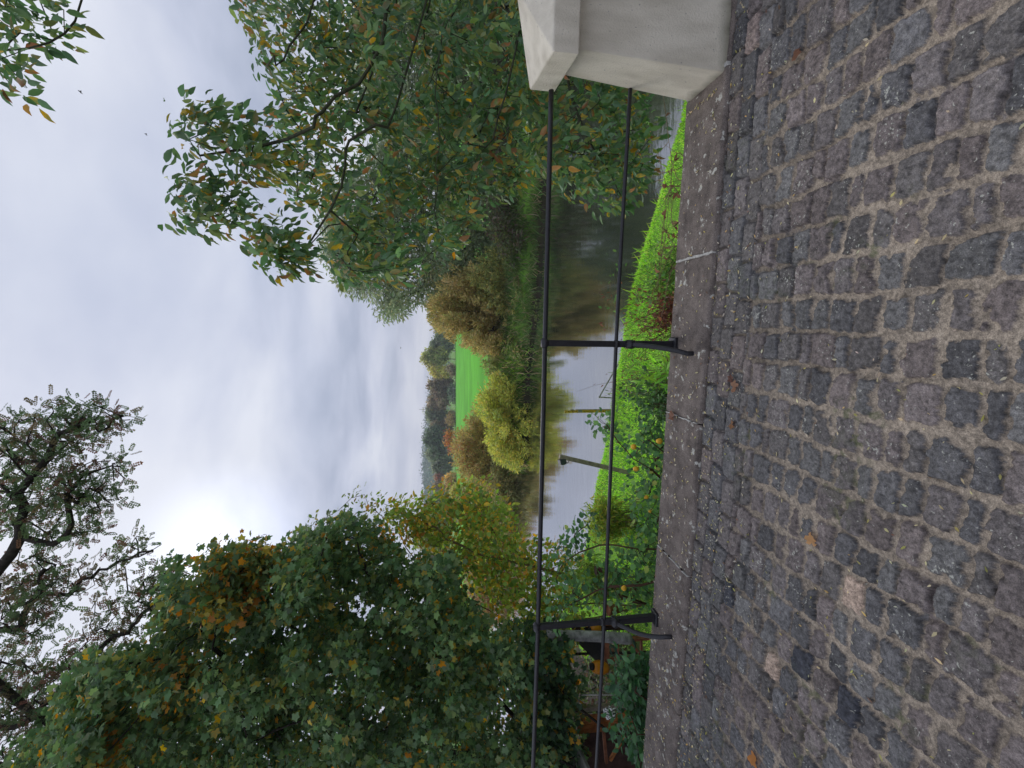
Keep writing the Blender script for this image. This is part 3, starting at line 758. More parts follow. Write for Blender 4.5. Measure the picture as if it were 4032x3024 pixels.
plant('magnolia_tree', 'broad leaved tree turning yellow beside the cream pillar', 'tree', base, limbs,
      [(poly_main, 560, 4.5, 7.2), (poly_low, 130, 4.6, 6.4), (lobe1, 25, 4.6, 5.3), (lobe2, 20, 4.6, 5.3), (lobe3, 20, 4.6, 5.3), (poly_top, 17, 4.5, 5.2)],
      T_ovate(.22, .10, -.20), 18, .12, (.08, .16), GREENS, [4, 5, 4, 3, .22, .10, .10], BARKG, 21, LEAFW, axis_z=-.8, out=.35, up=.45, rnd=.75,
      col2=[(.40, .26, .03), (.26, .12, .04)], mixp=.17, clump=.12, wob=.03, r0=.004, p=.43, rmax=.14, kink=.05)

# --- field maple, the big dark crown at the left
base = np.array([-7.2, 8.2, GZ])
poly_m = [(-120, 20), (0, 30), (90, 70), (164, 190), (302, 255), (449, 345), (465, 500), (490, 575), (605, 600), (740, 650), (815, 668), (750, 710), (655, 765), (660, 805), (755, 800), (815, 855), (850, 920), (825, 1030), (840, 1100),
          (915, 1180), (935, 1270), (1010, 1300), (975, 1390), (955, 1490), (880, 1535), (815, 1600), (822, 1690), (815, 1800), (710, 1820), (580, 1900), (560, 2010), (300, 2120), (-120, 2200)]
limbs = [[base, base + (.1, .1, 2.2), base + (.3, 0, 4.5), base + (.5, 0, 7.5), base + (.7, 0, 10)],
         [base + (.1, .1, 2.2), P(500, 1750, 7.6), P(700, 1500, 7.3), P(900, 1400, 7.1)],
         [base + (.3, 0, 4.0), P(560, 1300, 7.4), P(760, 1050, 7.2)],
         [base + (.3, 0, 3.6), P(200, 1300, 7), P(60, 900, 6.6)],
         [base + (.4, 0, 5), P(420, 900, 7.4), P(600, 780, 7.3), P(740, 680, 7.2)]]
MAPC = [(.06, .11, .048), (.085, .15, .06), (.105, .17, .085), (.14, .205, .08), (.17, .19, .045), (.50, .23, .025), (.46, .30, .04)]
plant('maple_tree', 'tall dense field maple filling the left side above the railing', 'tree', base, limbs,
      [(poly_m, 2400, 5.6, 9.4)], MAPLE, 26, .115, (.05, .10), MAPC, [4, 5, 4, 3.4, 1.1, .22, .2], BARK, 31, axis_z=-.25, out=.55, up=.45, rnd=.5,
      col2=[(.3, .22, .04)], mixp=.08, clump=.12, r0=.004, p=.46, rmax=.2)
poly_o = [(610, 820), (680, 800), (760, 810), (830, 830), (860, 960), (840, 1080), (760, 1040), (680, 980), (620, 900)]
base2 = np.array([-5.2, 8.0, GZ])
plant('maple_tree', 'slender maple with orange turning leaves at the upper edge of the dark field maple', 'tree', base2, [[base2, base2 + (.2, 0, 3), base2 + (.5, 0, 6), P(740, 980, 7.0)]],
      [(poly_o, 150, 5.9, 7.4), ([(250, 560), (400, 620), (360, 760), (240, 700)], 30, 6.0, 7.2), ([(-60, 250), (60, 270), (140, 380), (-60, 420)], 34, 6, 7)], MAPLE, 22, .17, (.05, .095), [(.36, .17, .03), (.34, .23, .045), (.24, .20, .04), (.10, .14, .05), (.07, .12, .05)], [2, 2, 2, 4, 4], BARK, 32, axis_z=-.25, out=.4, up=.5, rnd=.5, r0=.004, rmax=.12)

# --- locust tree hanging in from the upper left
base = np.array([-9.6, 9.5, GZ])
def Q(x, y, Y): return P(3024 - (1500 + y * .9186), x * .9186, Y)      # points read off the enlarged corner of the photograph
limbs = [[base, base + (.3, -.3, 4), base + (1.2, -.8, 8), base + (2.2, -1.2, 11.5), Q(-150, 1000, 8.2)],
         [base + (1.2, -.8, 8), Q(-60, 1250, 8.4), Q(60, 1060, 8.3), Q(160, 930, 8.2), Q(300, 905, 8.2), Q(430, 815, 8.2), Q(600, 740, 8.2), Q(700, 700, 8.2)],
         [Q(-150, 1000, 8.2), Q(-20, 830, 8.1), Q(85, 670, 8), Q(95, 540, 8), Q(80, 480, 8), Q(200, 330, 7.9), Q(260, 215, 7.9), Q(400, 190, 7.9), Q(540, 155, 7.9)],
         [Q(85, 670, 8), Q(230, 690, 8), Q(300, 620, 8), Q(290, 500, 8), Q(350, 400, 8)],
         [base + (.6, -.5, 5.5), Q(-80, 1620, 8.6), Q(150, 1425, 8.5), Q(340, 1250, 8.4), Q(450, 1130, 8.4), Q(620, 1000, 8.4), Q(730, 850, 8.4)],
         [Q(160, 930, 8.2), Q(170, 860, 8.2), Q(155, 770, 8.2), Q(200, 760, 8.1)],
         [Q(95, 540, 8), Q(30, 460, 8), Q(-60, 380, 8)]]
def qp(l): return [(3024 - (1500 + y * .9186), x * .9186) for x, y in l]
reg = [(qp([(-40, 150), (60, 170), (230, 60), (300, 110), (420, 90), (430, 210), (350, 300), (240, 340), (60, 420), (-40, 420)]), 120, 7.3, 8.8),
       (qp([(400, 100), (560, 140), (580, 170), (420, 230)]), 18, 7.6, 8.3),
       (qp([(-40, 420), (220, 400), (380, 330), (520, 310), (540, 380), (520, 560), (440, 650), (280, 700), (100, 660), (-40, 640)]), 170, 7.3, 8.8),
       (qp([(60, 700), (200, 720), (260, 800), (420, 800), (600, 650), (650, 690), (600, 760), (420, 900), (300, 960), (60, 860)]), 70, 7.6, 8.8),
       (qp([(-40, 860), (120, 880), (260, 960), (220, 1110), (60, 1120), (-40, 1060)]), 60, 7.6, 8.8),
       (qp([(380, 960), (600, 850), (700, 760), (730, 850), (620, 1060), (420, 1160), (320, 1120)]), 70, 7.9, 8.9),
       (qp([(-40, 1140), (200, 1200), (330, 1150), (420, 1200), (240, 1400), (100, 1480), (0, 1660), (-40, 1660)]), 130, 7.9, 9)]
plant('locust_tree', 'dark limbed locust tree with feathery leaves reaching in from the upper left', 'tree', base, limbs, reg, PINN, 6, .11, (.11, .18),
      [(.055, .085, .04), (.07, .11, .05), (.10, .085, .045), (.105, .06, .042), (.09, .14, .06)], [4, 3, 2.6, 2, 1], BARK, 41, axis_z=-.1, out=.1, up=.9, rnd=.5,
      r0=.0085, p=.47, rmax=.17, kink=.11, clump=.6)

# --- yellow-green tall shrub in front of the river, left of centre
base = np.array([-4.6, 8.6, GZ])
poly_y = [(1010, 1600), (1060, 1640), (1080, 1770), (1110, 1900), (1060, 1960), (960, 2010), (900, 2090), (870, 2180), (780, 2260), (640, 2290), (520, 2260), (420, 2200), (500, 2060), (660, 1930), (800, 1800), (840, 1700), (920, 1600)]
plant('cherry_shrub', 'tall yellow green shrub with drooping leaves standing before the river', 'shrub', base,
      [[base, base + (.1, 0, 1), P(640, 2000, 8.4)], [base, P(780, 2150, 8.3), P(860, 1850, 8.2), P(960, 1680, 8.2)], [base, P(800, 2100, 8.5), P(980, 1900, 8.4)], [base, P(560, 2200, 8.3)]],
      [(poly_y, 480, 7.4, 9.2), ([(1040, 1500), (1060, 1560), (960, 1640), (900, 1640), (930, 1540)], 22, 7.8, 8.6)], OV, 13, .17, (.08, .14),
      [(.15, .24, .045), (.19, .28, .055), (.22, .27, .055), (.11, .18, .05), (.40, .28, .05), (.36, .19, .05)], [4, 4, 3, 3, 1.1, .5], TWIGT, 51, LEAF, axis_z=-.5, out=.3, up=.4, rnd=.6, col2=[(.42, .26, .04)], mixp=.25, r0=.004, rmax=.05)
base = np.array([-5.4, 8.9, GZ])
plant('cherry_shrub', 'thin leafy twigs rising against the sky right of the dark maple', 'shrub', base, [[base, base + (.1, 0, 2), P(760, 1700, 8.7), P(940, 1560, 8.6)]],
      [([(780, 1090), (860, 1140), (1000, 1250), (1020, 1340), (940, 1250), (820, 1180)], 16, 8.6, 9.2), ([(1060, 1370), (1090, 1420), (1030, 1500), (990, 1470)], 10, 8.4, 9), ([(930, 1500), (1000, 1500), (1060, 1610), (960, 1650), (900, 1590)], 20, 8.4, 9)], OV, 8, .12, (.07, .12),
      [(.12, .17, .05), (.16, .18, .06), (.25, .18, .06)], [3, 3, 1], TWIG, 52, axis_z=-.4, out=.2, up=.5, rnd=.7, r0=.003, rmax=.02)
# --- dark undergrowth at the lower left
base = np.array([-7.0, 7.0, GZ])
plant('ivy_thicket', 'dark ivy and maple thicket under the crown at the left edge', 'shrub', base, [[base, base + (.2, 0, 1.2), P(120, 2050, 6.8)], [base, P(300, 2200, 7.2)]],
      [([(-120, 2100), (420, 2020), (560, 2060), (540, 2170), (440, 2220), (330, 2290), (250, 2290), (200, 2240), (100, 2270), (-120, 2280)], 240, 6.2, 8.0)], MAPLE, 15, .16, (.06, .11),
      [(.035, .07, .035), (.05, .10, .045), (.07, .13, .05), (.12, .13, .04), (.38, .22, .03)], [4, 4, 3, 1.3, .4], BARK, 61, axis_z=-.3, out=.35, up=.5, rnd=.55, r0=.004, rmax=.05)
base = np.array([-8.2, 10.4, GZ])
plant('hedge_shrub', 'dark brownish shrubs behind the shed and the hutch', 'shrub', base, [[base, base + (.2, 0, 1)]],
      [([(-120, 2180), (200, 2200), (420, 2240), (440, 2330), (300, 2480), (-120, 2500)], 260, 9.4, 11), ([(400, 2330), (560, 2345), (660, 2420), (640, 2500), (380, 2500)], 90, 8.6, 9.6)], OV, 12, .2, (.06, .12),
      [(.04, .06, .03), (.055, .085, .03), (.10, .06, .035), (.08, .11, .03)], [3, 3, 2, 2], BARK, 63, axis_z=-.2, out=.3, up=.5, rnd=.6, r0=.004, rmax=.04)
base = np.array([-4.35, 5.0, GZ])
plant('laurel_shrub', 'glossy dark green laurel below the coping at the left', 'shrub', base, [[base, base + (0, 0, .8), P(300, 2500, 4.9)], [base, P(120, 2520, 4.8)]],
      [([(60, 2480), (130, 2440), (240, 2425), (330, 2410), (400, 2430), (440, 2500), (440, 2640), (20, 2640)], 150, 4.5, 5.6)], OV, 9, .10, (.08, .13),
      [(.03, .08, .035), (.045, .115, .045), (.07, .16, .06)], [3, 4, 2], TWIG, 62, LEAFW, axis_z=.15, out=.3, up=.7, rnd=.5, r0=.003, rmax=.03)
# --- quince
base = np.array([-2.2, 5.2, GZ])
polyq = [(1380, 2560), (1320, 2510), (1250, 2500), (1150, 2465), (1080, 2490), (980, 2520), (920, 2500), (860, 2440), (780, 2400), (700, 2380), (640, 2470), (600, 2560), (640, 2640), (1360, 2680), (1500, 2640), (1520, 2560)]
arch1 = [(760, 2130), (880, 2200), (1000, 2330), (960, 2360), (860, 2290), (740, 2210)]
arch2 = [(560, 2150), (680, 2180), (760, 2330), (740, 2440), (680, 2420), (660, 2290), (540, 2200)]
arch3 = [(1390, 2320), (1410, 2350), (1330, 2430), (1270, 2480), (1250, 2440), (1330, 2370)]
qs, _ = plant('quince_shrub', 'spreading quince bush with yellow fruit below the coping', 'shrub', base,
      [[base, base + (0, 0, .5), P(1000, 2560, 5.2)], [base, P(1180, 2560, 5.3), P(1280, 2440, 5.4), P(1400, 2330, 5.5)], [base, P(870, 2500, 5.3), P(880, 2360, 5.4), P(800, 2210, 5.5), P(680, 2160, 5.5)], [base, P(720, 2520, 5.2), P(700, 2360, 5.2), P(640, 2230, 5.3), P(540, 2160, 5.3)]],
      [(polyq, 250, 4.7, 6.4), (arch1, 20, 5.2, 5.7), (arch2, 26, 5.1, 5.6), (arch3, 12, 5.3, 5.7)], OVW, 9, .095, (.055, .10),
      [(.075, .16, .06), (.105, .21, .07), (.055, .12, .055), (.15, .26, .09), (.26, .29, .08)], [4, 4, 3, 2, .5], TWIG, 71, LEAF, axis_z=.0, out=.25, up=.6, rnd=.6, r0=.0035, rmax=.022, kink=.05)
FRUIT = mat('quince_skin', (.72, .40, .025), .5, .4, noise=14, var=.25)
def lumpy(c, r, mat_, name, parent, seed=0, squash=(1, 1, .95)):
    bm = bmesh.new(); bmesh.ops.create_uvsphere(bm, u_segments=16, v_segments=10, radius=r)
    rg_ = random.Random(seed)
    for v in bm.verts:
        k = 1 + .07 * math.sin(v.co.x / r * 2.3 + seed) + .06 * math.cos(v.co.y / r * 3 + seed * 2)
        v.co = Vector((v.co.x * squash[0] * k, v.co.y * squash[1] * k, v.co.z * squash[2] + (.18 * r if v.co.z > .8 * r else 0))) + Vector(c)
    return obj_bm(name, bm, mat_, parent, smooth=True)
for i, (u, v, Y, r) in enumerate([(1264, 2496, 4.75, .032), (1287, 2597, 4.55, .034), (1178, 2505, 4.75, .032), (1066, 2546, 4.65, .025), (709, 2457, 4.75, .030), (1010, 2560, 4.7, .018)]):
    lumpy(P(u, v, Y), r, FRUIT, 'quince_fruit', qs, i)
# --- bamboo clumps
def bamboo(base, tops, label, seed, cols):
    rng = np.random.default_rng(seed); base = np.array(base)
    root = thing('bamboo', base, label, 'bamboo', 'bamboo clumps by the river bank')
    tb = TB(); pos, ax = [], []
    for tp in tops:
        b0 = base + np.append(rng.normal(0, .15, 2), 0); mid = (b0 * .45 + tp * .55) + np.array([0, 0, .3])
        c = curve([b0, mid, tp], 14); tb.add(c, np.linspace(.008, .002, len(c)), 4, cap=False)
        k = rng.integers(4, len(c), 60); p = c[k] + rng.normal(0, .09, (60, 3)); pos.append(p)
        a = (tp - b0) * .25 + rng.normal(0, .6, (60, 3)); a[:, 2] -= .35; ax.append(a)
    tb.build('cane', TWIGT, root)
    pos, ax = np.vstack(pos), np.vstack(ax); n = len(pos)
    leaves('foliage', BAMB, pos, ax, np.array([0, 0, .8]) + rng.normal(0, .5, (n, 3)), rng.uniform(.10, .2, n), palette(n, cols, np.ones(len(cols)), rng), m_=LEAF, parent=root, rng=rng)
rb = np.random.default_rng(4)
bamboo((-2.9, 9.0, GZ), volume([(1060, 2330), (1050, 2440), (900, 2480), (860, 2420), (900, 2330), (980, 2290)], 46, 8.4, 9.4, rb), 'yellow green bamboo clump by the river in the middle of the garden', 81, [(.16, .24, .03), (.22, .27, .04), (.10, .18, .03), (.30, .27, .05)])
bamboo((-4.3, 8.9, GZ), volume([(850, 2250), (860, 2340), (740, 2400), (640, 2380), (680, 2290), (760, 2240)], 40, 8.4, 9.4, rb), 'smaller bamboo clump behind the quince with a nest box in it', 82, [(.14, .22, .04), (.17, .25, .04), (.08, .15, .03)])

# ================================================================== LAWN AND BANK GRASS
def blades(name, n, region, hmin, hmax, cols, wts, seed, wd=.12, lean=.5, cond=None):
    rng = np.random.default_rng(seed)
    x = rng.uniform(region[0], region[1], n); y = rng.uniform(region[2], region[3], n)
    d = river_d(x, y)
    k = cond(x, y, d)
    x, y, d = x[k], y[k], d[k]; n = len(x)
    z = height(x, y)
    ax = np.stack([rng.normal(0, lean, n), rng.normal(0, lean, n), np.ones(n)], 1)
    nr = np.stack([rng.normal(0, 1, n), rng.normal(0, 1, n), np.zeros(n)], 1)
    sz = rng.uniform(hmin, hmax, n) * (1 + .6 * fbm(x * .9, y * .9, 55, 2))
    col = palette(n, cols, wts, rng, .22) * (1 + .5 * fbm(x * .7, y * .7, 66, 3))[:, None]
    tv = np.array([(0, wd, 0), (0, -wd, 0), (.55, wd * .6, .05), (.55, -wd * .6, .05), (1, 0, .22)]); tf = np.array([(0, 1, 3), (0, 3, 2), (2, 3, 4)])
    o = leaves(name, (tv, tf), np.stack([x, y, z - .01], 1), ax, nr, sz, np.clip(col, .01, .9), m_=GRASS, rng=rng)
    return o
tline = lambda x, y: (x * ET[0] + y * ET[1])
o = blades('lawn_grass', 170000, (-11, 9, 3.2, 17), .04, .09, [(.22, .44, .06), (.27, .50, .075), (.17, .37, .05), (.34, .46, .11)], [4, 4, 2, 1.5], 91, wd=.16, cond=lambda x, y, d: (d > .15) & ~farside(x, y) & (tline(x, y) > 4.2) & (x > -.60 * y - .2 + .8 * fbm(x, y, 31, 2)))
tag(o, 'short bright green lawn on the near river bank', 'grass', kind='stuff')
o = blades('bank_grass', 60000, (-12, 2, 6, 40), .25, .7, [(.10, .20, .03), (.15, .26, .04), (.34, .28, .13), (.06, .12, .03), (.42, .33, .18)], [4, 3, 2, 3, 1.5], 92, wd=.05, lean=.6, cond=lambda x, y, d: (d > -.1) & (d < 3.2) & farside(x, y))
tag(o, 'rough green and straw grass along the far river bank', 'grass', kind='stuff')
o = blades('shore_grass', 9000, (-10, 10, 3.5, 17), .12, .32, [(.16, .34, .03), (.24, .40, .05), (.32, .34, .08)], [4, 3, 1], 93, wd=.05, lean=.7, cond=lambda x, y, d: (d > -.1) & (d < .6) & ~farside(x, y) & (tline(x, y) > 4))
tag(o, 'longer grass fringing the near water edge', 'grass', kind='stuff')
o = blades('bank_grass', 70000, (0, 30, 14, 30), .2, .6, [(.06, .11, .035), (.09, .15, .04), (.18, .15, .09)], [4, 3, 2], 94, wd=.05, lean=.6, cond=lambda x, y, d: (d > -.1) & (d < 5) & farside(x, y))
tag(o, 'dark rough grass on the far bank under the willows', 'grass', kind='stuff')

# ================================================================== FAR BANK TREES AND BUSHES
def fp(u, v): 
    return G(u, v, -2.6)
def bush(name, label, u, v, Y, poly, depth, n, per, spread, tm, size, cols, wts, bark, seed, **k):
    b_ = P(u, v, Y); b_[2] = -2.0
    lim = [[b_, b_ + (0, 0, .6), b_ + (0, 0, 1.0)]] + [[b_ + (0, 0, .3), P(a, c, Y)] for a, c in k.pop('limbs', [])]
    return plant(name, label, k.pop('cat', 'shrub'), b_, lim, [(poly, n, Y - depth, Y + depth)], tm, per, spread, size, cols, wts, bark, seed, **k)
WIL = [(.16, .20, .12), (.20, .235, .14), (.13, .165, .095), (.25, .25, .13)]
bush('willow_tree', 'tall grey green willow rising behind the broad leaved tree', 2080, 2100, 30, [(2003, 1294), (1930, 1330), (1870, 1400), (1850, 1470), (1760, 1520), (1790, 1590), (1850, 1610), (1810, 1690), (1860, 1800), (1880, 2080), (2420, 2090), (2480, 1500), (2300, 1330), (2120, 1270)], 3, 950, 60, .42, FINE, (.24, .42), WIL, [3, 3, 3, 1], BARK, 101,
     cat='tree', step=.8, r0=.012, rmax=.22, axis_z=-.3, out=.3, up=.5, limbs=[(2080, 1600), (1950, 1500), (2250, 1500)], group='willows on the far bank')
bush('willow_tree', 'second grey green willow hidden deep behind the broad leaved tree', 2780, 2110, 27, [(2450, 1560), (2500, 2090), (3150, 2090), (3150, 1500), (2900, 1380), (2650, 1400)], 3, 800, 56, .42, FINE, (.24, .42), WIL, [3, 3, 4, 1], BARK, 102,
     cat='tree', step=.8, r0=.012, rmax=.22, axis_z=-.3, out=.3, up=.5, limbs=[(2780, 1700), (2600, 1650)], group='willows on the far bank')
OCH = [(.30, .25, .10), (.35, .28, .12), (.25, .22, .085), (.22, .23, .08)]
bush('willow_shrub', 'ochre many stemmed willow bush on the far bank', 1790, 2100, 27, [(1900, 1740), (1830, 1705), (1760, 1710), (1740, 1735), (1715, 1765), (1690, 1800), (1665, 1860), (1640, 1910), (1645, 1960), (1640, 2010), (1700, 2040), (1850, 2060), (1960, 1990), (1960, 1800)], 2.2, 620, 80, .11, FINE, (.13, .27), OCH, [3, 3, 3, 2], BARK, 103,
     streak=1.1, step=.5, r0=.008, p=.5, rmax=.12, axis_z=.35, out=.5, up=.3, limbs=[(1800, 1830), (1720, 1830), (1850, 1850), (1680, 1900)])
bush('willow_shrub', 'olive bush spreading low right of the ochre willow bush', 1950, 2130, 25, [(2010, 1900), (1930, 1860), (1860, 1900), (1800, 1990), (1760, 2070), (1800, 2120), (2100, 2130), (2140, 2000)], 1.5, 340, 80, .11, FINE, (.13, .25), [(.23, .24, .08), (.30, .27, .09), (.16, .19, .07)], [3, 2, 3], BARK, 104, streak=1.1, step=.5, r0=.007, rmax=.08, axis_z=-.1, out=.5, up=.5, limbs=[(1950, 2000)])
bush('willow_shrub', 'yellow green rounded willow bush overhanging the water', 1350, 2080, 27, [(1560, 1990), (1520, 1940), (1470, 1915), (1430, 1890), (1390, 1900), (1350, 1940), (1290, 1930), (1240, 1950), (1210, 2000), (1190, 2050), (1260, 2075), (1400, 2080), (1520, 2075), (1600, 2040)], 2.4, 560, 80, .11, FINE, (.13, .25), [(.30, .33, .07), (.38, .38, .08), (.22, .26, .065), (.42, .33, .08)], [4, 3, 3, 1], BARK, 105,
     streak=1.1, step=.5, r0=.007, rmax=.08, axis_z=.1, out=.55, up=.5, limbs=[(1400, 1950), (1300, 1980), (1480, 1960)])
bush('hawthorn_shrub', 'orange brown twiggy bush left of the yellow green willow bush', 1240, 2040, 33, [(1400, 1870), (1330, 1830), (1280, 1800), (1220, 1800), (1160, 1830), (1110, 1880), (1080, 1960), (1110, 2010), (1180, 2040), (1260, 2020), (1300, 1930), (1360, 1920)], 2, 380, 70, .12, FINE, (.14, .28), [(.27, .22, .08), (.32, .26, .09), (.22, .21, .075), (.30, .17, .08)], [3, 3, 3, 1], BARK, 106, streak=1.1, step=.5, r0=.010, rmax=.1, axis_z=.1, out=.5, up=.4, limbs=[(1240, 1900), (1160, 1930)])
bush('hawthorn_shrub', 'dark twiggy bush with yellow tips at the river bend', 1070, 2000, 38, [(1130, 1840), (1060, 1800), (990, 1810), (950, 1880), (900, 1900), (860, 1960), (880, 2010), (1000, 2010), (1100, 2000), (1140, 1930)], 2.5, 340, 60, .14, FINE, (.16, .32), [(.18, .15, .05), (.30, .22, .05), (.10, .10, .045), (.22, .20, .05)], [3, 2, 3, 2], BARK, 107, streak=1.1, step=.6, r0=.012, rmax=.1, axis_z=.1, out=.5, up=.4, limbs=[(1040, 1900), (960, 1930)])
bush('hawthorn_shrub', 'rust coloured bush far left across the river', 880, 1990, 42, [(960, 1840), (880, 1830), (780, 1830), (660, 1850), (560, 1900), (560, 2000), (960, 2000)], 3, 340, 60, .36, FINE, (.18, .34), [(.26, .13, .06), (.20, .15, .05), (.16, .16, .06)], [3, 3, 2], BARK, 108, streak=1.1, step=.7, r0=.012, rmax=.1, axis_z=.1, out=.5, up=.4)
bush('hawthorn_shrub', 'red leaved sapling at the edge of the green meadow', 1300, 1830, 70, [(1330, 1760), (1290, 1748), (1250, 1770), (1215, 1790), (1210, 1830), (1290, 1840), (1340, 1820)], 2, 70, 26, .3, CARD, (.2, .34), [(.34, .16, .06), (.28, .10, .06), (.30, .20, .05)], [3, 2, 2], BARK, 109, step=.6, r0=.016, rmax=.1)
bush('willow_shrub', 'low olive green willow growth filling the gap between the two large willow bushes', 1590, 2090, 28.5, [(1720, 1900), (1640, 1900), (1575, 1925), (1530, 1960), (1490, 2000), (1520, 2085), (1640, 2095), (1720, 2050)], 1.4, 300, 76, .11, FINE, (.13, .25), [(.20, .23, .075), (.15, .19, .06), (.25, .24, .09)], [3, 3, 2], BARK, 112, streak=1.1, step=.4, r0=.006, rmax=.05)
bush('willow_shrub', 'green brown willow growth low at the river bend', 1080, 2040, 31.0, [(1240, 1960), (1150, 1930), (1060, 1950), (960, 1960), (880, 1990), (890, 2070), (1040, 2075), (1140, 2070), (1230, 2070)], 1.4, 300, 66, .12, FINE, (.14, .26), [(.20, .21, .075), (.16, .17, .06), (.26, .20, .08)], [3, 3, 2], BARK, 113, streak=1.1, step=.4, r0=.006, rmax=.05)
bush('willow_shrub', 'dark green willow growth at the water right of the ochre bush', 2020, 2130, 23.6, [(2160, 2000), (2050, 1980), (1950, 2010), (1820, 2050), (1760, 2110), (1900, 2135), (2150, 2140)], 1.0, 240, 60, .11, FINE, (.13, .24), [(.11, .15, .05), (.15, .17, .06), (.20, .17, .08)], [3, 3, 1], BARK, 114, streak=1.1, step=.4, r0=.006, rmax=.05)
# dark bank under the trees and dead branches at the water
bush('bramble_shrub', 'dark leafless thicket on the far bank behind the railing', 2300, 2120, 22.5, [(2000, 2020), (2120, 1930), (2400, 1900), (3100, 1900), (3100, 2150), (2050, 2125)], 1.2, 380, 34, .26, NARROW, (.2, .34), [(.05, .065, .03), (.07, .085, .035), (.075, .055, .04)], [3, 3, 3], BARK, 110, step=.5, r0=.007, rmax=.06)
bush('willow_shrub', 'green sapling at the water edge under the ochre willow', 1700, 2110, 25.3, [(1760, 2010), (1660, 2000), (1610, 2030), (1600, 2085), (1700, 2110), (1790, 2100)], 1.0, 80, 40, .2, NARROW, (.16, .28), [(.10, .16, .04), (.16, .20, .05), (.28, .22, .11)], [3, 3, 1], BARK, 111, streak=1.1, step=.4, r0=.006, rmax=.05)

# --- tree line behind the meadow: one tree each
def crown_tree(name, label, group, u, vt, vb, Y, wpx, cols, seed, n=620, per=9, cat='tree', lumps=7):
    rng = np.random.default_rng(seed)
    top, bot = P(u, vt, Y), P(u, vb, Y)
    gz = float(height(np.array([bot[0]]), np.array([Y]))[0]); bot[2] = min(bot[2], gz)
    H = top[2] - bot[2]; W = wpx * 1.18 / F * Y / 2
    root = thing(name, bot, label, cat, group)
    lc, lr = [], []
    for i in range(lumps):
        a = rng.uniform(0, 2 * math.pi); rr_ = rng.uniform(.1, .62) * W; zz = bot[2] + H * rng.uniform(.32, .82)
        q = rng.uniform(.36, .55) * W
        lc.append((bot[0] + rr_ * math.cos(a), Y + rr_ * math.sin(a), min(zz, top[2] - q * .7))); lr.append(q)
    lc.append((bot[0], Y, top[2] - .45 * W)); lr.append(.42 * W)
    lc, lr = np.array(lc), np.array(lr)
    k = rng.integers(0, len(lc), n); d = unit(rng.normal(0, 1, (n, 3))); rad = lr[k] * rng.uniform(.55, 1.08, n)
    tg = lc[k] + d * rad[:, None] * np.array([1, 1, .9])
    tg = tg[tg[:, 2] > bot[2] + .06 * H]
    trunk = [bot - np.array([0, 0, .2]), bot + np.array([0, 0, .3 * H]), np.array([bot[0], Y, bot[2] + .6 * H]), np.array([bot[0], Y, top[2] - .3 * W])]
    tb = TB(); tb.add(curve(trunk, 8), np.linspace(.012 * H, .004 * H, 8)[:len(curve(trunk, 8))], 6, cap=False)
    for c in lc:
        s_ = np.array([bot[0], Y, bot[2] + H * rng.uniform(.22, .5)]); tb.add(curve([s_, (s_ + c) / 2 + (0, 0, -.04 * H), c], 6), np.linspace(.010 * H, .003 * H, 6), 4, cap=False)
    tb.build('trunk', BARK, root)
    m2 = len(tg) * per; cen = np.repeat(tg, per, 0); pos = cen + rng.normal(0, .07 * W + .1, (m2, 3))
    nr = unit(pos - lc.mean(0)) * .6 + np.array([0, 0, .6]) + rng.normal(0, .5, (m2, 3))
    cc = 1.5 * palette(len(tg), cols, np.ones(len(cols)), rng, .2)
    c = np.repeat(cc, per, 0) * np.exp(rng.normal(0, .15, (m2, 1)))
    sz = np.maximum(.30, .15 * W) * rng.uniform(.7, 1.5, m2)
    leaves('crown', CARD, pos, rng.normal(0, 1, (m2, 3)), nr, sz, c, m_=LEAF, parent=root, rng=rng)
    return root
TL = 'trees behind the meadow'
GG, OL, BR, DK = [(.10, .12, .075), (.13, .145, .09)], [(.16, .17, .06), (.19, .19, .07)], [(.15, .12, .075), (.12, .105, .065)], [(.055, .075, .05), (.07, .09, .055)]
YG = [(.22, .21, .05), (.26, .23, .06)]; RD = [(.22, .11, .07), (.17, .12, .07)]
line = [
 (1720, 1718, 1800, 240, 90, GG, 'bluish green far tree seen just left of the ochre willow bush'),
 (1665, 1690, 1805, 235, 90, GG, 'grey green tree in the row behind the meadow, next left of the bluish one'),
 (1610, 1658, 1805, 230, 95, OL, 'tallest olive tree of the row behind the meadow'),
 (1560, 1690, 1800, 226, 66, YG, 'yellow green round tree standing before the tallest olive tree'),
 (1510, 1682, 1808, 232, 92, BR, 'brownish tree with dark stems left of the yellow green round tree'),
 (1450, 1684, 1808, 236, 90, BR, 'second brownish tree of the row, above the gap with the far paddock'),
 (1395, 1676, 1806, 240, 84, GG, 'thin grey green tree under the far mast'),
 (1345, 1690, 1806, 232, 70, BR, 'brown tree between the thin grey green tree and the dark pointed one'),
 (1292, 1668, 1808, 226, 92, DK, 'dark tree with feathery pointed top above the red sapling'),
 (1240, 1676, 1808, 234, 90, GG, 'grey tree with feathery top left of the dark pointed one'),
 (1190, 1700, 1806, 238, 80, GG, 'grey green tree left part of the row behind the meadow'),
 (1150, 1714, 1806, 240, 64, RD, 'reddish brown round tree in the row behind the meadow'),
 (1105, 1708, 1808, 232, 84, BR, 'dull brown tree left of the reddish round one'),
 (1045, 1690, 1812, 200, 110, GG, 'large grey green tree where the meadow ends at the left'),
 (985, 1672, 1815, 185, 110, OL, 'olive tree rising behind the drooping yellow green shrub'),
 (905, 1640, 1820, 165, 150, OL, 'large olive hill side tree seen above the drooping shrub'),
 (820, 1640, 1820, 165, 140, BR, 'brown tree half hidden by the maple at the left'),
]
for i, (u, vt, vb, Y, wp, cl, lb) in enumerate(line):
    crown_tree('far_tree', lb, TL, u, vt, vb, Y, wp, cl, 200 + i)
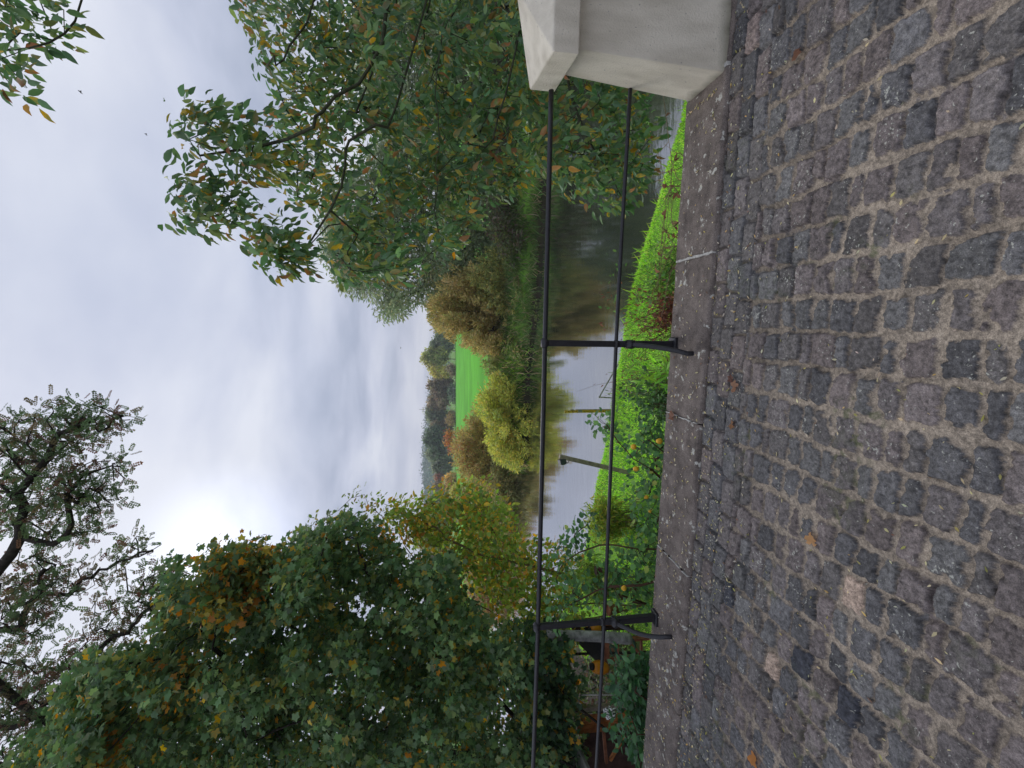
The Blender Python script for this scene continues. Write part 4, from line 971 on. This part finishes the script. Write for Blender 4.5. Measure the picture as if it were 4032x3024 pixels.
for i, (u, vt, vb, Y, wp, cl, lb) in enumerate([
 (1565, 1762, 1806, 215, 60, BR, 'low brown hedge bush at the right end of the meadow edge'),
 (1480, 1770, 1800, 224, 80, DK, 'dark low bush under the brownish trees'),
 (1375, 1758, 1802, 222, 70, [(.20, .15, .06), (.16, .13, .06)], 'tan bush on the meadow edge behind the white fence posts'),
 (1140, 1752, 1806, 200, 90, [(.26, .18, .05), (.22, .17, .05)], 'golden bush on the meadow edge left of the red sapling'),
 (1090, 1770, 1815, 150, 60, YG, 'yellow bush close to the twiggy river bend bush')]):
    crown_tree('far_bush', lb, 'bushes along the meadow edge', u, vt, vb, Y, wp, cl, 240 + i, n=200, cat='bush', lumps=5)
# far woods on the ridge, one mass
rng = np.random.default_rng(7)
n = 5200
x = rng.uniform(-420, 420, n); y = rng.uniform(480, 800, n); z = height(x, y)
pos = np.repeat(np.stack([x, y, z], 1), 9, 0) + rng.normal(0, 1, (n * 9, 3)) * np.array([3.2, 3.2, 3.0]) + np.array([0, 0, 6])
colr = np.repeat(palette(n, [(.075, .11, .09), (.085, .12, .10), (.10, .12, .085)], [3, 3, 1], rng, .14), 9, 0)
o = leaves('far_wood', CARD, pos, rng.normal(0, 1, pos.shape), rng.normal(0, .5, pos.shape) + np.array([0, -.4, .6]), rng.uniform(2, 4, len(pos)), colr, rng=rng)
tag(o, 'bluish wooded ridge on the horizon', 'woodland', kind='stuff')
# fence and mast beyond the meadow
fr = thing('field_fence', P(1450, 1792, 219), 'wire fence with pale posts along the far edge of the meadow', 'fence')
WHITE = mat('pale_post', (.6, .58, .52), .8, .2)
fz = float(height(np.array([0.0]), np.array([219.0]))[0])
for x in np.linspace(P(1640, 1790, 219)[0], P(1240, 1790, 219)[0], 12):
    TB().add([(x, 219, fz - .2), (x, 219, fz + 1.5)], .11, 6).build('post', WHITE, fr)
tb = TB()
for dz in (.7, 1.3): tb.add([(P(1640, 1790, 219)[0], 219, fz + dz), (P(1240, 1790, 219)[0], 219, fz + dz)], .03, 4)
tb.build('wire', WHITE, fr)
mb = P(1412, 1700, 600)
ms = thing('mast', mb, 'thin radio mast on the horizon behind the tree line', 'mast')
TB().add([mb + (0, 0, -10), P(1412, 1650, 600)], .35, 6).build('pole', GALV, ms)
TB().add([P(1419, 1666, 600), P(1405, 1666, 600)], .3, 6).add([P(1419, 1672, 600), P(1419, 1662, 600)], .3, 6).add([P(1405, 1672, 600), P(1405, 1662, 600)], .3, 6).build('antenna', GALV, ms)

# ================================================================== GARDEN THINGS BELOW THE BRIDGE
# staff gauge
gb = P(1404, 2440, 10.8); gt_ = P(1404, 2223, 10.8)
sg = thing('staff_gauge', gb, 'yellow and black water level staff on a grey post at the river edge', 'gauge')
YEL = mat('yellow_enamel', (.80, .50, .04), .4, .4, noise=20, var=.2); BLK = mat('black_enamel', (.015, .014, .012), .4, .4)
bm = bmesh.new(); box(bm, (gb + gt_) / 2 + (0, 0, 0), (.033, 0, 0), (0, .006, 0), (0, 0, (gt_[2] - gb[2]) / 2)); obj_bm('scale_board', bm, YEL, sg)
bm = bmesh.new(); H = gt_[2] - gb[2]; n_ = 28
for i in range(n_):
    z = gb[2] + H * (i + .25) / n_
    k = i % 2
    box(bm, (gb[0] + (.019 if k else .010) - .004, gb[1] - .008, z), (.006 if k else .012, 0, 0), (0, .002, 0), (0, 0, H / n_ * .2))
    if k: box(bm, (gb[0] - .012, gb[1] - .008, z + H / n_ * .3), (.005, 0, 0), (0, .002, 0), (0, 0, H / n_ * .35))
box(bm, (gb[0] + .0255, gb[1] - .0082, (gb[2] + gt_[2]) / 2), (.0022, 0, 0), (0, .002, 0), (0, 0, H / 2 - .004))
obj_bm('scale_marks', bm, BLK, sg)
pp = gb + (.045, .035, 0)
bm = bmesh.new(); bar(bm, pp + (0, 0, -.3), (pp[0], pp[1], gb[2] + H * .80), .035, .035); obj_bm('post', bm, GREYWOOD, sg, bevel=.004)
zz = gb[2] + H * .725
bm = bmesh.new(); box(bm, (gb[0] + .022, gb[1] - .020, zz), (.036, 0, 0), (0, .004, 0), (0, 0, .057)); pl_ = obj_bm('name_plate', bm, mat('plate', (.42, .40, .35), .5, .3), sg, bevel=.004)
bm = bmesh.new()
for k in range(4): box(bm, (gb[0] + .022, gb[1] - .0255, zz - .038 + k * .024), (.028, 0, 0), (0, .0015, 0), (0, 0, .0042))
obj_bm('lettering', bm, BLK, pl_)
bm = bmesh.new(); box(bm, (gb[0] + .05, gb[1] - .014, gb[2] + H * .86), (.014, 0, 0), (0, .004, 0), (0, 0, .045)); p2 = obj_bm('number_plate', bm, BLK, sg, bevel=.003)
bm = bmesh.new()
for k in range(3): box(bm, (gb[0] + .05, gb[1] - .0195, gb[2] + H * .86 - .024 + k * .024), (.008, 0, 0), (0, .0015, 0), (0, 0, .006))
obj_bm('digit', bm, WHITE, p2)
# leaning floodlight post
a, b = P(1160, 2490, 9.4), P(1227, 2203, 9.4)
fl = thing('floodlight_post', a, 'leaning square wooden post with a small black floodlight on top', 'lamp post')
bm = bmesh.new(); bar(bm, a + (b - a) * -.25, b, .092, .092, (0, 1, 0)); obj_bm('post', bm, GREYWOOD, fl, bevel=.006)
c = b + np.array([-.115, -.03, -.05])
bm = bmesh.new(); box(bm, c, (.055, 0, .012), (0, .05, .02), (-.01, -.02, .07)); fx = obj_bm('floodlight', bm, mat('grey_casing', (.05, .055, .08), .5, .4), fl, bevel=.006)
bm = bmesh.new(); box(bm, c + np.array([-.064, -.005, -.016]), (.006, 0, 0), (0, .04, .01), (0, -.01, .05)); obj_bm('glass', bm, mat('lamp_glass', (.5, .52, .55), .2, .5), fx)
TB().add(curve([c + (.02, 0, -.06), c + (-.03, 0, -.13), c + (.04, 0, -.16), b + (-.05, -.05, -.22)], 12), .007, 6).build('bracket', BLK, fl)
# handrail at the river stairs
hr = thing('handrail', P(1560, 2460, 11.1), 'bent grey tube handrail at the water edge behind the railing post', 'handrail')
TB().add(curve([P(1690, 2490, 11.1), P(1644, 2464, 11.1), P(1552, 2412, 11.1), P(1468, 2364, 11.1), P(1460, 2366, 11.1), P(1457, 2440, 11.1), P(1457, 2470, 11.1)], 60), .019, 8).build('tube', GALV, hr)
TB().add([P(1565, 2470, 11.1), P(1488, 2421, 11.1)], .017, 8).build('mid_rail', GALV, hr)
TB().add([P(1566, 2428, 11.1), P(1566, 2475, 11.1)], .017, 8).build('upright', GALV, hr)
# hutch
Yh = 7.6
def pz(u, v, Y): return P(u, v, Y)
hb = P(465, 2530, Yh); hb[2] = GZ
hu = thing('hutch', hb, 'terracotta wooden hutch with black felt roof beside the grey log', 'hutch')
xl, xr = P(418, 2400, Yh)[0], P(505, 2400, Yh)[0]
zt, zb = P(460, 2345, Yh)[2], P(460, 2526, Yh)[2]
z1, z2 = P(460, 2379, Yh)[2], P(460, 2399, Yh)[2]; z3, z4 = P(460, 2424, Yh)[2], P(460, 2434, Yh)[2]
cx, hw = (xl + xr) / 2, (xr - xl) / 2
bm = bmesh.new(); box(bm, (cx, Yh + .32, zt + .02), (hw + .02, 0, 0), (0, .36, .10), (0, -.004, .014)); obj_bm('roof', bm, FELT, hu, bevel=.004)
bm = bmesh.new(); box(bm, (cx, Yh, (z1 + z2) / 2), (hw, 0, 0), (0, .014, 0), (0, 0, (z1 - z2) / 2)); obj_bm('front_board', bm, TERRA, hu, bevel=.003)
bm = bmesh.new(); box(bm, (cx, Yh, (z3 + z4) / 2), (hw, 0, 0), (0, .016, 0), (0, 0, (z3 - z4) / 2 + .01)); obj_bm('lower_board', bm, TERRA, hu, bevel=.003)
bm = bmesh.new(); box(bm, (cx, Yh + .62, (z1 + z4) / 2), (hw, 0, 0), (0, .012, 0), (0, 0, (z1 - z4) / 2)); obj_bm('back_board', bm, DARKWOOD, hu)
for x in (xl + .03, xr - .04):
    for y in (Yh + .01, Yh + .58):
        bm = bmesh.new(); bar(bm, (x, y, GZ), (x, y, z2), .055, .05); obj_bm('leg', bm, TERRA, hu, bevel=.003)
bm = bmesh.new(); bar(bm, (xr - .04, Yh - .03, zb + .02), (xl + .05, Yh - .03, zb + .02), .05, .04); bar(bm, (xr - .06, Yh - .045, z4 - .2), (xl + .1, Yh - .045, zb + .03), .03, .045); obj_bm('brace', bm, TERRA, hu, bevel=.003)
# log
la, lb_ = P(508, 2483, 7.2), P(524, 2150, 7.2)
lg = TB().add(curve([la, la * .6 + lb_ * .4 + (.015, 0, 0), lb_], 14), np.array([.085, .092, .09, .088, .09, .088, .087, .086, .085, .085, .084, .084, .083, .083])[:len(curve([la, la, lb_], 14))], 14).build('log', mat('grey_log', (.30, .295, .285), .8, .25, noise=7, var=.5, bump=.8, bscale=22), None)
tag(lg, 'upright grey weathered log with its bark gone, behind the left railing post', 'log')
# hose
rng = np.random.default_rng(3)
hc = P(474, 2462, 7.35); pts = []
for k in range(46):
    a_ = k / 45 * 2 * math.pi * 2.3; r_ = .18 + .012 * math.sin(a_ * 1.7)
    pts.append(hc + (r_ * 1.1 * math.cos(a_ + 1), -.02 * k / 45 - .01, r_ * math.sin(a_ + 1)))
hs_ = TB().add(curve([P(480, 2400, 7.4), P(450, 2408, 7.38), P(440, 2420, 7.36), P(470, 2422, 7.36), P(490, 2400, 7.36)] + pts, 160), .0095, 6).build('garden_hose', mat('green_hose', (.02, .085, .06), .4, .4))
tag(hs_, 'coil of dark green garden hose hanging on the terracotta hutch', 'hose')
# orange floats
ORG = mat('orange_plastic', (.72, .27, .015), .35, .45, noise=6, var=.12); TIP = mat('black_rubber', (.012, .012, .012), .5, .4)
def lathe(name, prof, c, axis, mat_, parent, seg=20):
    c = np.asarray(c, float); ax = unit(np.asarray(axis, float)); x = unit(np.cross(ax, (0.3, .9, .1))); y = np.cross(ax, x)
    bm = bmesh.new(); rings = []
    for h, r_ in prof:
        rings.append([bm.verts.new(c + ax * h + r_ * (math.cos(2 * math.pi * i / seg) * x + math.sin(2 * math.pi * i / seg) * y)) for i in range(seg)])
    for a_, b_ in zip(rings, rings[1:]):
        for i in range(seg): bm.faces.new((a_[i], a_[(i + 1) % seg], b_[(i + 1) % seg], b_[i]))
    bm.faces.new(rings[0][::-1]); bm.faces.new(rings[-1])
    return obj_bm(name, bm, mat_, parent, smooth=True)
bprof = [(-.24, .02), (-.22, .07), (-.14, .105), (-.04, .115), (.05, .10), (.10, .075)]
for (u, v, Y, ax_, sc, lab) in ((397, 2352, 7.5, (.35, -.25, 1), 1.0, 'rounded orange float with black tip left of the black hutch roof'), (547, 2338, 8.0, (0, -.1, 1), .62, 'slim orange float with black tip between grey log and railing post')):
    c = P(u, v, Y)
    r_ = thing('float', c, lab, 'float', 'orange floats in the garden')
    lathe('body', [(h * sc * 1.0, q * sc) for h, q in bprof], c, ax_, ORG, r_)
    a_ = unit(np.array(ax_, float)); lathe('tip', [(0, .06 * sc), (.03 * sc, .062 * sc), (.07 * sc, .05 * sc), (.085 * sc, .02 * sc)], c + a_ * .085 * sc, ax_, TIP, r_)
bm = bmesh.new(); bar(bm, P(553, 2252, 8.2), P(553, 2480, 8.2), .07, .07)
tag(obj_bm('wooden_post', bm, DARKWOOD, None, bevel=.005), 'dark brown post standing behind the slim orange float', 'post')
# stake
st = TB().add([P(288, 2290, 7.0), P(288, 2560, 7.0)], .011, 8).build('garden_stake', GALV); tag(st, 'thin pale metal stake upright in the dark shrubs', 'stake')
# crumpled bag
bm = bmesh.new(); bmesh.ops.create_icosphere(bm, subdivisions=4, radius=.1)
for v in bm.verts:
    k = 1 + .22 * math.sin(v.co.x * 70 + v.co.z * 40) * math.sin(v.co.y * 60 + 1) + .15 * math.sin(v.co.z * 95 + v.co.x * 30)
    v.co = v.co * k
bc = P(215, 2402, 6.6)
bmesh.ops.scale(bm, vec=(.8, .7, .95), verts=bm.verts); bmesh.ops.translate(bm, vec=Vector(bc), verts=bm.verts)
def stripes():
    m_ = bpy.data.materials.new('striped_plastic'); m_.use_nodes = True; t = m_.node_tree; b = t.nodes['Principled BSDF']; b.inputs['Roughness'].default_value = .4
    w_ = N(t, 'ShaderNodeTexWave'); w_.inputs['Scale'].default_value = 9; w_.inputs['Distortion'].default_value = 12; w_.inputs['Detail'].default_value = 3
    tc_ = N(t, 'ShaderNodeTexCoord'); L(t, tc_.outputs['Object'], w_.inputs['Vector'])
    rp = N(t, 'ShaderNodeValToRGB'); rp.color_ramp.elements[0].position = .35; rp.color_ramp.elements[0].color = (.03, .03, .03, 1); rp.color_ramp.elements[1].position = .5; rp.color_ramp.elements[1].color = (.7, .7, .68, 1)
    L(t, w_.outputs['Fac'], rp.inputs[0]); L(t, rp.outputs[0], b.inputs['Base Color']); return m_
tag(obj_bm('plastic_bag', bm, stripes(), None), 'crumpled black and white plastic bag hung in the dark bushes', 'bag')
# lean-to shed
Ys = 7.4
sb = P(150, 2480, Ys); sb[2] = GZ
sh = thing('shed', sb, 'orange plank shed with open timber brace half hidden at the left edge', 'shed')
for k, u0 in enumerate((208, 190, 172, 154)):
    bm = bmesh.new(); q = P(u0, 2380, Ys + .2); hgt_ = P(u0, 2285 - 6 * k, Ys + .2)[2]
    box(bm, (q[0], Ys + .2, (hgt_ + GZ) / 2), (.036, 0, 0), (0, .012, 0), (0, 0, (hgt_ - GZ) / 2)); obj_bm('plank', bm, ORANGEWOOD, sh, bevel=.003)
bm = bmesh.new(); bar(bm, (P(222, 2400, Ys)[0], Ys + .12, GZ), P(228, 2262, Ys + .12), .07, .07); obj_bm('corner_post', bm, GREYWOOD, sh, bevel=.004)
bm = bmesh.new(); bar(bm, P(170, 2374, Ys), P(20, 2388, Ys), .05, .05); obj_bm('beam', bm, TERRA, sh, bevel=.004)
bm = bmesh.new(); bar(bm, P(128, 2458, Ys - .04), P(30, 2402, Ys - .04), .05, .05); obj_bm('brace', bm, ORANGEWOOD, sh, bevel=.004)
bm = bmesh.new(); a = P(165, 2480, Ys + .5); b = P(-60, 2300, Ys + .5); box(bm, ((a[0] + b[0]) / 2, Ys + .5, (b[2] + GZ) / 2), (abs(b[0] - a[0]) / 2, 0, 0), (0, .012, 0), (0, 0, (b[2] - GZ) / 2)); obj_bm('back_wall', bm, DARKWOOD, sh)
bm = bmesh.new(); c = P(-10, 2300, Ys - .3); box(bm, c, (.42, 0, .10), (0, .5, .05), (-.004, 0, .02)); obj_bm('roof', bm, mat('grey_sheet', (.17, .17, .15), .85, .15, noise=6, var=.3), sh)
# nest box and pot
bx = P(777, 2358, 8.2)
nb = thing('nest_box', bx, 'small dark red brown nest box hanging in the bamboo', 'nest box')
bm = bmesh.new(); box(bm, bx, (.065, 0, 0), (0, .06, 0), (0, 0, .055)); obj_bm('box', bm, mat('red_brown', (.09, .035, .028), .7, .2), nb, bevel=.005)
bm = bmesh.new(); box(bm, bx + (0, 0, .062), (.08, 0, 0), (0, .08, 0), (0, 0, .007)); obj_bm('lid', bm, DARKWOOD, nb, bevel=.003)
TB().add([bx + (.0, -.062, .012), bx + (0, -.058, .012)], .018, 12).build('hole', TIP, nb)
pc = P(625, 2412, 7.8)
lathe_o = lathe('plant_pot', [(-.13, .07), (.06, .095), (.06, .108), (.10, .108), (.10, .095), (.08, .09)], pc, (0, 0, 1), TERRA, None); tag(lathe_o, 'terracotta pot at the foot of the lawn beside the bamboo', 'pot')
# ---- low plants at the foot of the wall, seen over the coping
def twig_plant(name, label, base, tops, mat_, seed, leafc=None, tm=OV, size=(.04, .07), nl=4, r=.006, spread=.05, cat='plant', branch=3, wts=None, group=None, lm=None):
    rng = np.random.default_rng(seed); base = np.asarray(base, float)
    root = thing(name, base, label, cat, group); tb = TB(); pos, ax = [], []
    for tp in tops:
        b0 = base + np.append(rng.normal(0, .06, 2), 0); mid = b0 * .4 + tp * .6 + rng.normal(0, .08, 3); c = curve([b0, mid, tp], 10)
        tb.add(c, np.linspace(r, r * .35, len(c)), 5, cap=False)
        for k in range(branch):
            i = rng.integers(4, len(c)); e_ = c[i] + rng.normal(0, .16, 3) + np.array([0, 0, .06]); d = curve([c[i], (c[i] + e_) / 2 + rng.normal(0, .02, 3), e_], 5); tb.add(d, np.linspace(r * .5, r * .2, len(d)), 4, cap=False)
            if nl: pos.append(d[rng.integers(1, len(d), nl)] + rng.normal(0, spread * .5, (nl, 3))); ax.append(np.repeat((e_ - c[i])[None], nl, 0))
        if nl: pos.append(c[rng.integers(4, len(c), nl)] + rng.normal(0, spread * .5, (nl, 3))); ax.append(rng.normal(0, .1, (nl, 3)))
    tb.build('stem', mat_, root)
    if nl:
        pos, ax = np.vstack(pos), np.vstack(ax); n = len(pos)
        leaves('foliage', tm, pos, unit(ax) + rng.normal(0, .6, (n, 3)), rng.normal(0, .5, (n, 3)) + np.array([0, -.2, .7]), rng.uniform(*size, n), palette(n, leafc, wts or np.ones(len(leafc)), rng), m_=lm or LEAF, parent=root, rng=rng, wob=.03)
    return root
rg = np.random.default_rng(17)
BRN = [(.13, .05, .035), (.18, .075, .045), (.10, .045, .035)]
twig_plant('spirea', 'brown withered spirea behind the foot of the middle railing post', (1.2, 5.4, -2.0), volume([(1700, 2570), (1850, 2540), (1870, 2660), (1690, 2680)], 60, 4.6, 5.6, rg), TWIG, 121, BRN, NARROW, (.03, .07), 9, .004, .07, 'plant', 4)
twig_plant('spirea', 'bare brown twigs reaching over the lawn right of the middle post', (1.0, 5.6, -2.0), volume([(1600, 2440), (1780, 2480), (1760, 2560), (1600, 2560)], 20, 4.8, 5.8, rg), TWIG, 122, BRN, NARROW, (.03, .06), 2, .005, .05, 'plant', 4)
twig_plant('rose_shrub', 'small leafy green shrub on the lawn edge right of the withered spirea', (1.9, 5.3, -2.0), volume([(1830, 2560), (1960, 2540), (1990, 2660), (1830, 2670)], 34, 4.6, 5.4, rg), TWIG, 123, [(.08, .18, .04), (.12, .24, .05), (.18, .28, .06)], OV, (.035, .06), 8, .004, .08, 'shrub', 4)
twig_plant('rose_shrub', 'two thin upright shoots with few leaves between the two railing bars', (1.9, 5.2, -2.0), [P(1860, 2400, 5.0), P(1800, 2440, 5.0), P(1890, 2380, 5.0)], TWIG, 124, [(.09, .18, .05)], OV, (.04, .07), 5, .004, .12, 'shrub', 3)
twig_plant('privet_shrub', 'dark leaved low shrub left of the middle post', (-.3, 5.2, -2.0), volume([(1500, 2480), (1520, 2560), (1480, 2640), (1370, 2640), (1400, 2540), (1440, 2480)], 34, 4.7, 5.4, rg), TWIG, 125, [(.05, .11, .04), (.07, .14, .045)], OV, (.045, .075), 9, .005, .08, 'shrub', 4, lm=LEAFW)
twig_plant('daylily', 'fresh green strap leaves at the wall foot left of the post', (.1, 5.0, -2.0), volume([(1480, 2560), (1560, 2540), (1570, 2640), (1480, 2650)], 20, 4.6, 5.1, rg), GRASS and TWIGT, 126, [(.16, .36, .05), (.22, .42, .06)], BAMB, (.16, .26), 4, .003, .05, 'plant', 1)
for i, (a, b) in enumerate(((1500, 2500), (1580, 2620), (1540, 2520))): pass
twig_plant('dogwood', 'bare crossing twigs in front of the lawn left of the middle post', (.3, 5.1, -2.0), volume([(1480, 2400), (1640, 2430), (1640, 2560), (1500, 2560)], 16, 4.7, 5.4, rg), TWIGT, 127, BRN, NARROW, (.03, .05), 2, .006, .05, 'shrub', 3)
# trailing creeper with dried leaves on the outer edge of the coping
root = thing('creeper', B(.95, 3.0, -.05), 'leafless creeper with curled brown leaves along the coping edge near the pillar', 'climber')
rng = np.random.default_rng(23); tb = TB(); pos = []
for k in range(14):
    s0 = rng.uniform(.1, 1.35); p0 = B(s0, 3.0 + rng.uniform(0, .1), -.25); p1 = B(s0 + rng.uniform(-.3, .2), 3.02 + rng.uniform(0, .14), rng.uniform(-.02, .06)); p2 = B(s0 + rng.uniform(-.5, .4), 3.08 + rng.uniform(0, .25), rng.uniform(0, .12))
    c = curve([p0, (p0 + p1) / 2 + rng.normal(0, .03, 3), p1, p2], 16); tb.add(c, np.linspace(.005, .0015, len(c)), 5, cap=False); pos.append(c[rng.integers(6, len(c), 3)])
    for q in range(4):
        i = rng.integers(5, len(c)); e_ = c[i] + rng.normal(0, .07, 3) + np.array([0, .03, .03]); tb.add([c[i], (c[i] + e_) / 2 + rng.normal(0, .01, 3), e_], [.002, .0016, .001], 4, cap=False)
tb.build('stem', TWIGT, root)
pos = np.vstack(pos); n = len(pos)
leaves('foliage', T_ovate(.3, .16, -.35), pos, rng.normal(0, 1, (n, 3)), rng.normal(0, 1, (n, 3)), rng.uniform(.03, .065, n), palette(n, [(.16, .08, .05), (.22, .12, .07), (.11, .055, .04)], [1, 1, 1], rng), parent=root, rng=rng, wob=.06)

# ================================================================== SMALL THINGS ON THE PAVING
rng = np.random.default_rng(29)
n = 3600
s = rng.uniform(-3.4, 2.3, n); t = np.where(rng.random(n) < .62, 2.50 - np.abs(rng.normal(0, .22, n)), rng.uniform(.85, 2.5, n))
k2 = rng.random(n) < .30; t = np.where(k2, rng.uniform(2.52, 2.94, n), t); s = np.where(k2, np.minimum(s, 1.4), s)
wgt = rng.random(n) < np.clip(.25 + .18 * (1.4 - s), 0, 1); s, t, k2 = s[wgt], t[wgt], k2[wgt]; n = len(s)
pos = ES * s[:, None] + ET * t[:, None]; pos[:, 2] = np.where(k2, .041, .0165)
ax = rng.normal(0, 1, (n, 3)); ax[:, 2] *= .15
o = leaves('leaf_litter', T_narrow(.2, .12), pos, ax, np.array([0, 0, 1.]) + rng.normal(0, .25, (n, 3)), rng.uniform(.008, .026, n), palette(n, [(.45, .40, .22), (.40, .36, .26), (.28, .26, .08), (.42, .30, .10), (.14, .08, .05)], [4, 4, 2, 1.5, 1.5], rng), rng=rng)
tag(o, 'tiny yellowish leaflets scattered over the setts and coping', 'leaf litter', kind='stuff')
def dry_leaf(u, v, z, size, col, label, seed):
    rng_ = np.random.default_rng(seed); p_ = G(u, v, z)
    tv, tf = T_maple(); tv = tv.copy(); tv[:, 2] += rng_.normal(0, .10, len(tv)) + .35 * tv[:, 1] ** 2 + .2 * tv[:, 0] ** 2
    a_ = rng_.uniform(0, 6.28)
    o_ = leaves('fallen_leaf', (tv, tf), p_[None] + (0, 0, .012), np.array([[math.cos(a_), math.sin(a_), .05]]), np.array([[.1, -.1, 1.]]), np.array([size * .8]), np.array([col]), rng=rng_)
    return tag(o_, label, 'leaf', 'dry leaves on the paving')
for i, (u, v, z, sz, cl, lb) in enumerate([
 (1500, 2893, .012, .075, (.30, .15, .08), 'largest curled brown leaf in the gutter below the middle post'),
 (1530, 2888, .012, .05, (.14, .06, .04), 'dark shrivelled leaf right beside the largest gutter leaf'),
 (1355, 2885, .012, .055, (.33, .17, .08), 'pale brown leaf in the gutter left of the leaf pair'),
 (888, 3204, .012, .06, (.62, .36, .16), 'light orange crumpled leaf on the setts below the left post'),
 (49, 2967, .012, .075, (.60, .27, .08), 'orange leaf lying near the left edge of the setts'),
 (2806, 3140, .012, .06, (.20, .10, .06), 'brown folded leaf on the setts in front of the pillar'),
 (1385, 2655, .04, .07, (.26, .13, .08), 'brown leaf lying on the coping across the slab joint')]):
    dry_leaf(u, v, z, sz, cl, lb, 300 + i)
# birds, far up
def bird(u, v, Y, span, label, seed):
    c = P(u, v, Y); r_ = thing('bird', c, label, 'bird', 'birds in the sky')
    lathe('body', [(-.5 * span * .6, .01 * span), (-.2 * span, .05 * span), (.05 * span, .08 * span), (.22 * span, .06 * span), (.30 * span, .045 * span), (.36 * span, .01 * span)], c, (1, .3, .05), mat('dark_feather', (.03, .03, .032), .8, .2) if 'dark_feather' not in bpy.data.materials else bpy.data.materials['dark_feather'], r_, 10)
    bm = bmesh.new()
    for sd in (-1, 1):
        w0 = [c + np.array(q) * span for q in ((.12, 0, .02), (-.08, 0, .02))]; w1 = [c + np.array(q) * span for q in ((.10, sd * .28, .12), (-.10, sd * .28, .11))]; w2 = c + np.array((-.06, sd * .55, .06)) * span
        for dz in (0, -.012 * span):
            a_ = [bm.verts.new(q + (0, 0, dz)) for q in (w0[0], w0[1], w1[1], w1[0])]; e_ = bm.verts.new(w2 + (0, 0, dz)); bm.faces.new(a_); bm.faces.new((a_[2], e_, a_[3]))
    obj_bm('wings', bm, bpy.data.materials['dark_feather'], r_)
bird(2662, 318, 30, .35, 'larger dark bird high in the sky near the overhanging branch', 1)
bird(2495, 576, 40, .35, 'smaller dark bird below the overhanging branch', 2)
bird(1654, 1578, 90, .6, 'tiny bird low over the ochre willow bush', 3)

# ================================================================== AIR
bm = bmesh.new(); box(bm, (0, 280, 52), (1560, 0, 0), (0, 720, 0), (0, 0, 58))
hm = bpy.data.materials.new('haze'); hm.use_nodes = True; t = hm.node_tree; t.nodes.clear()
o_ = N(t, 'ShaderNodeOutputMaterial'); pv = N(t, 'ShaderNodeVolumePrincipled'); pv.inputs['Color'].default_value = (.86, .90, 1, 1); pv.inputs['Density'].default_value = .0005
L(t, pv.outputs[0], o_.inputs['Volume'])
o = obj_bm('haze', bm, hm); tag(o, kind='stuff')
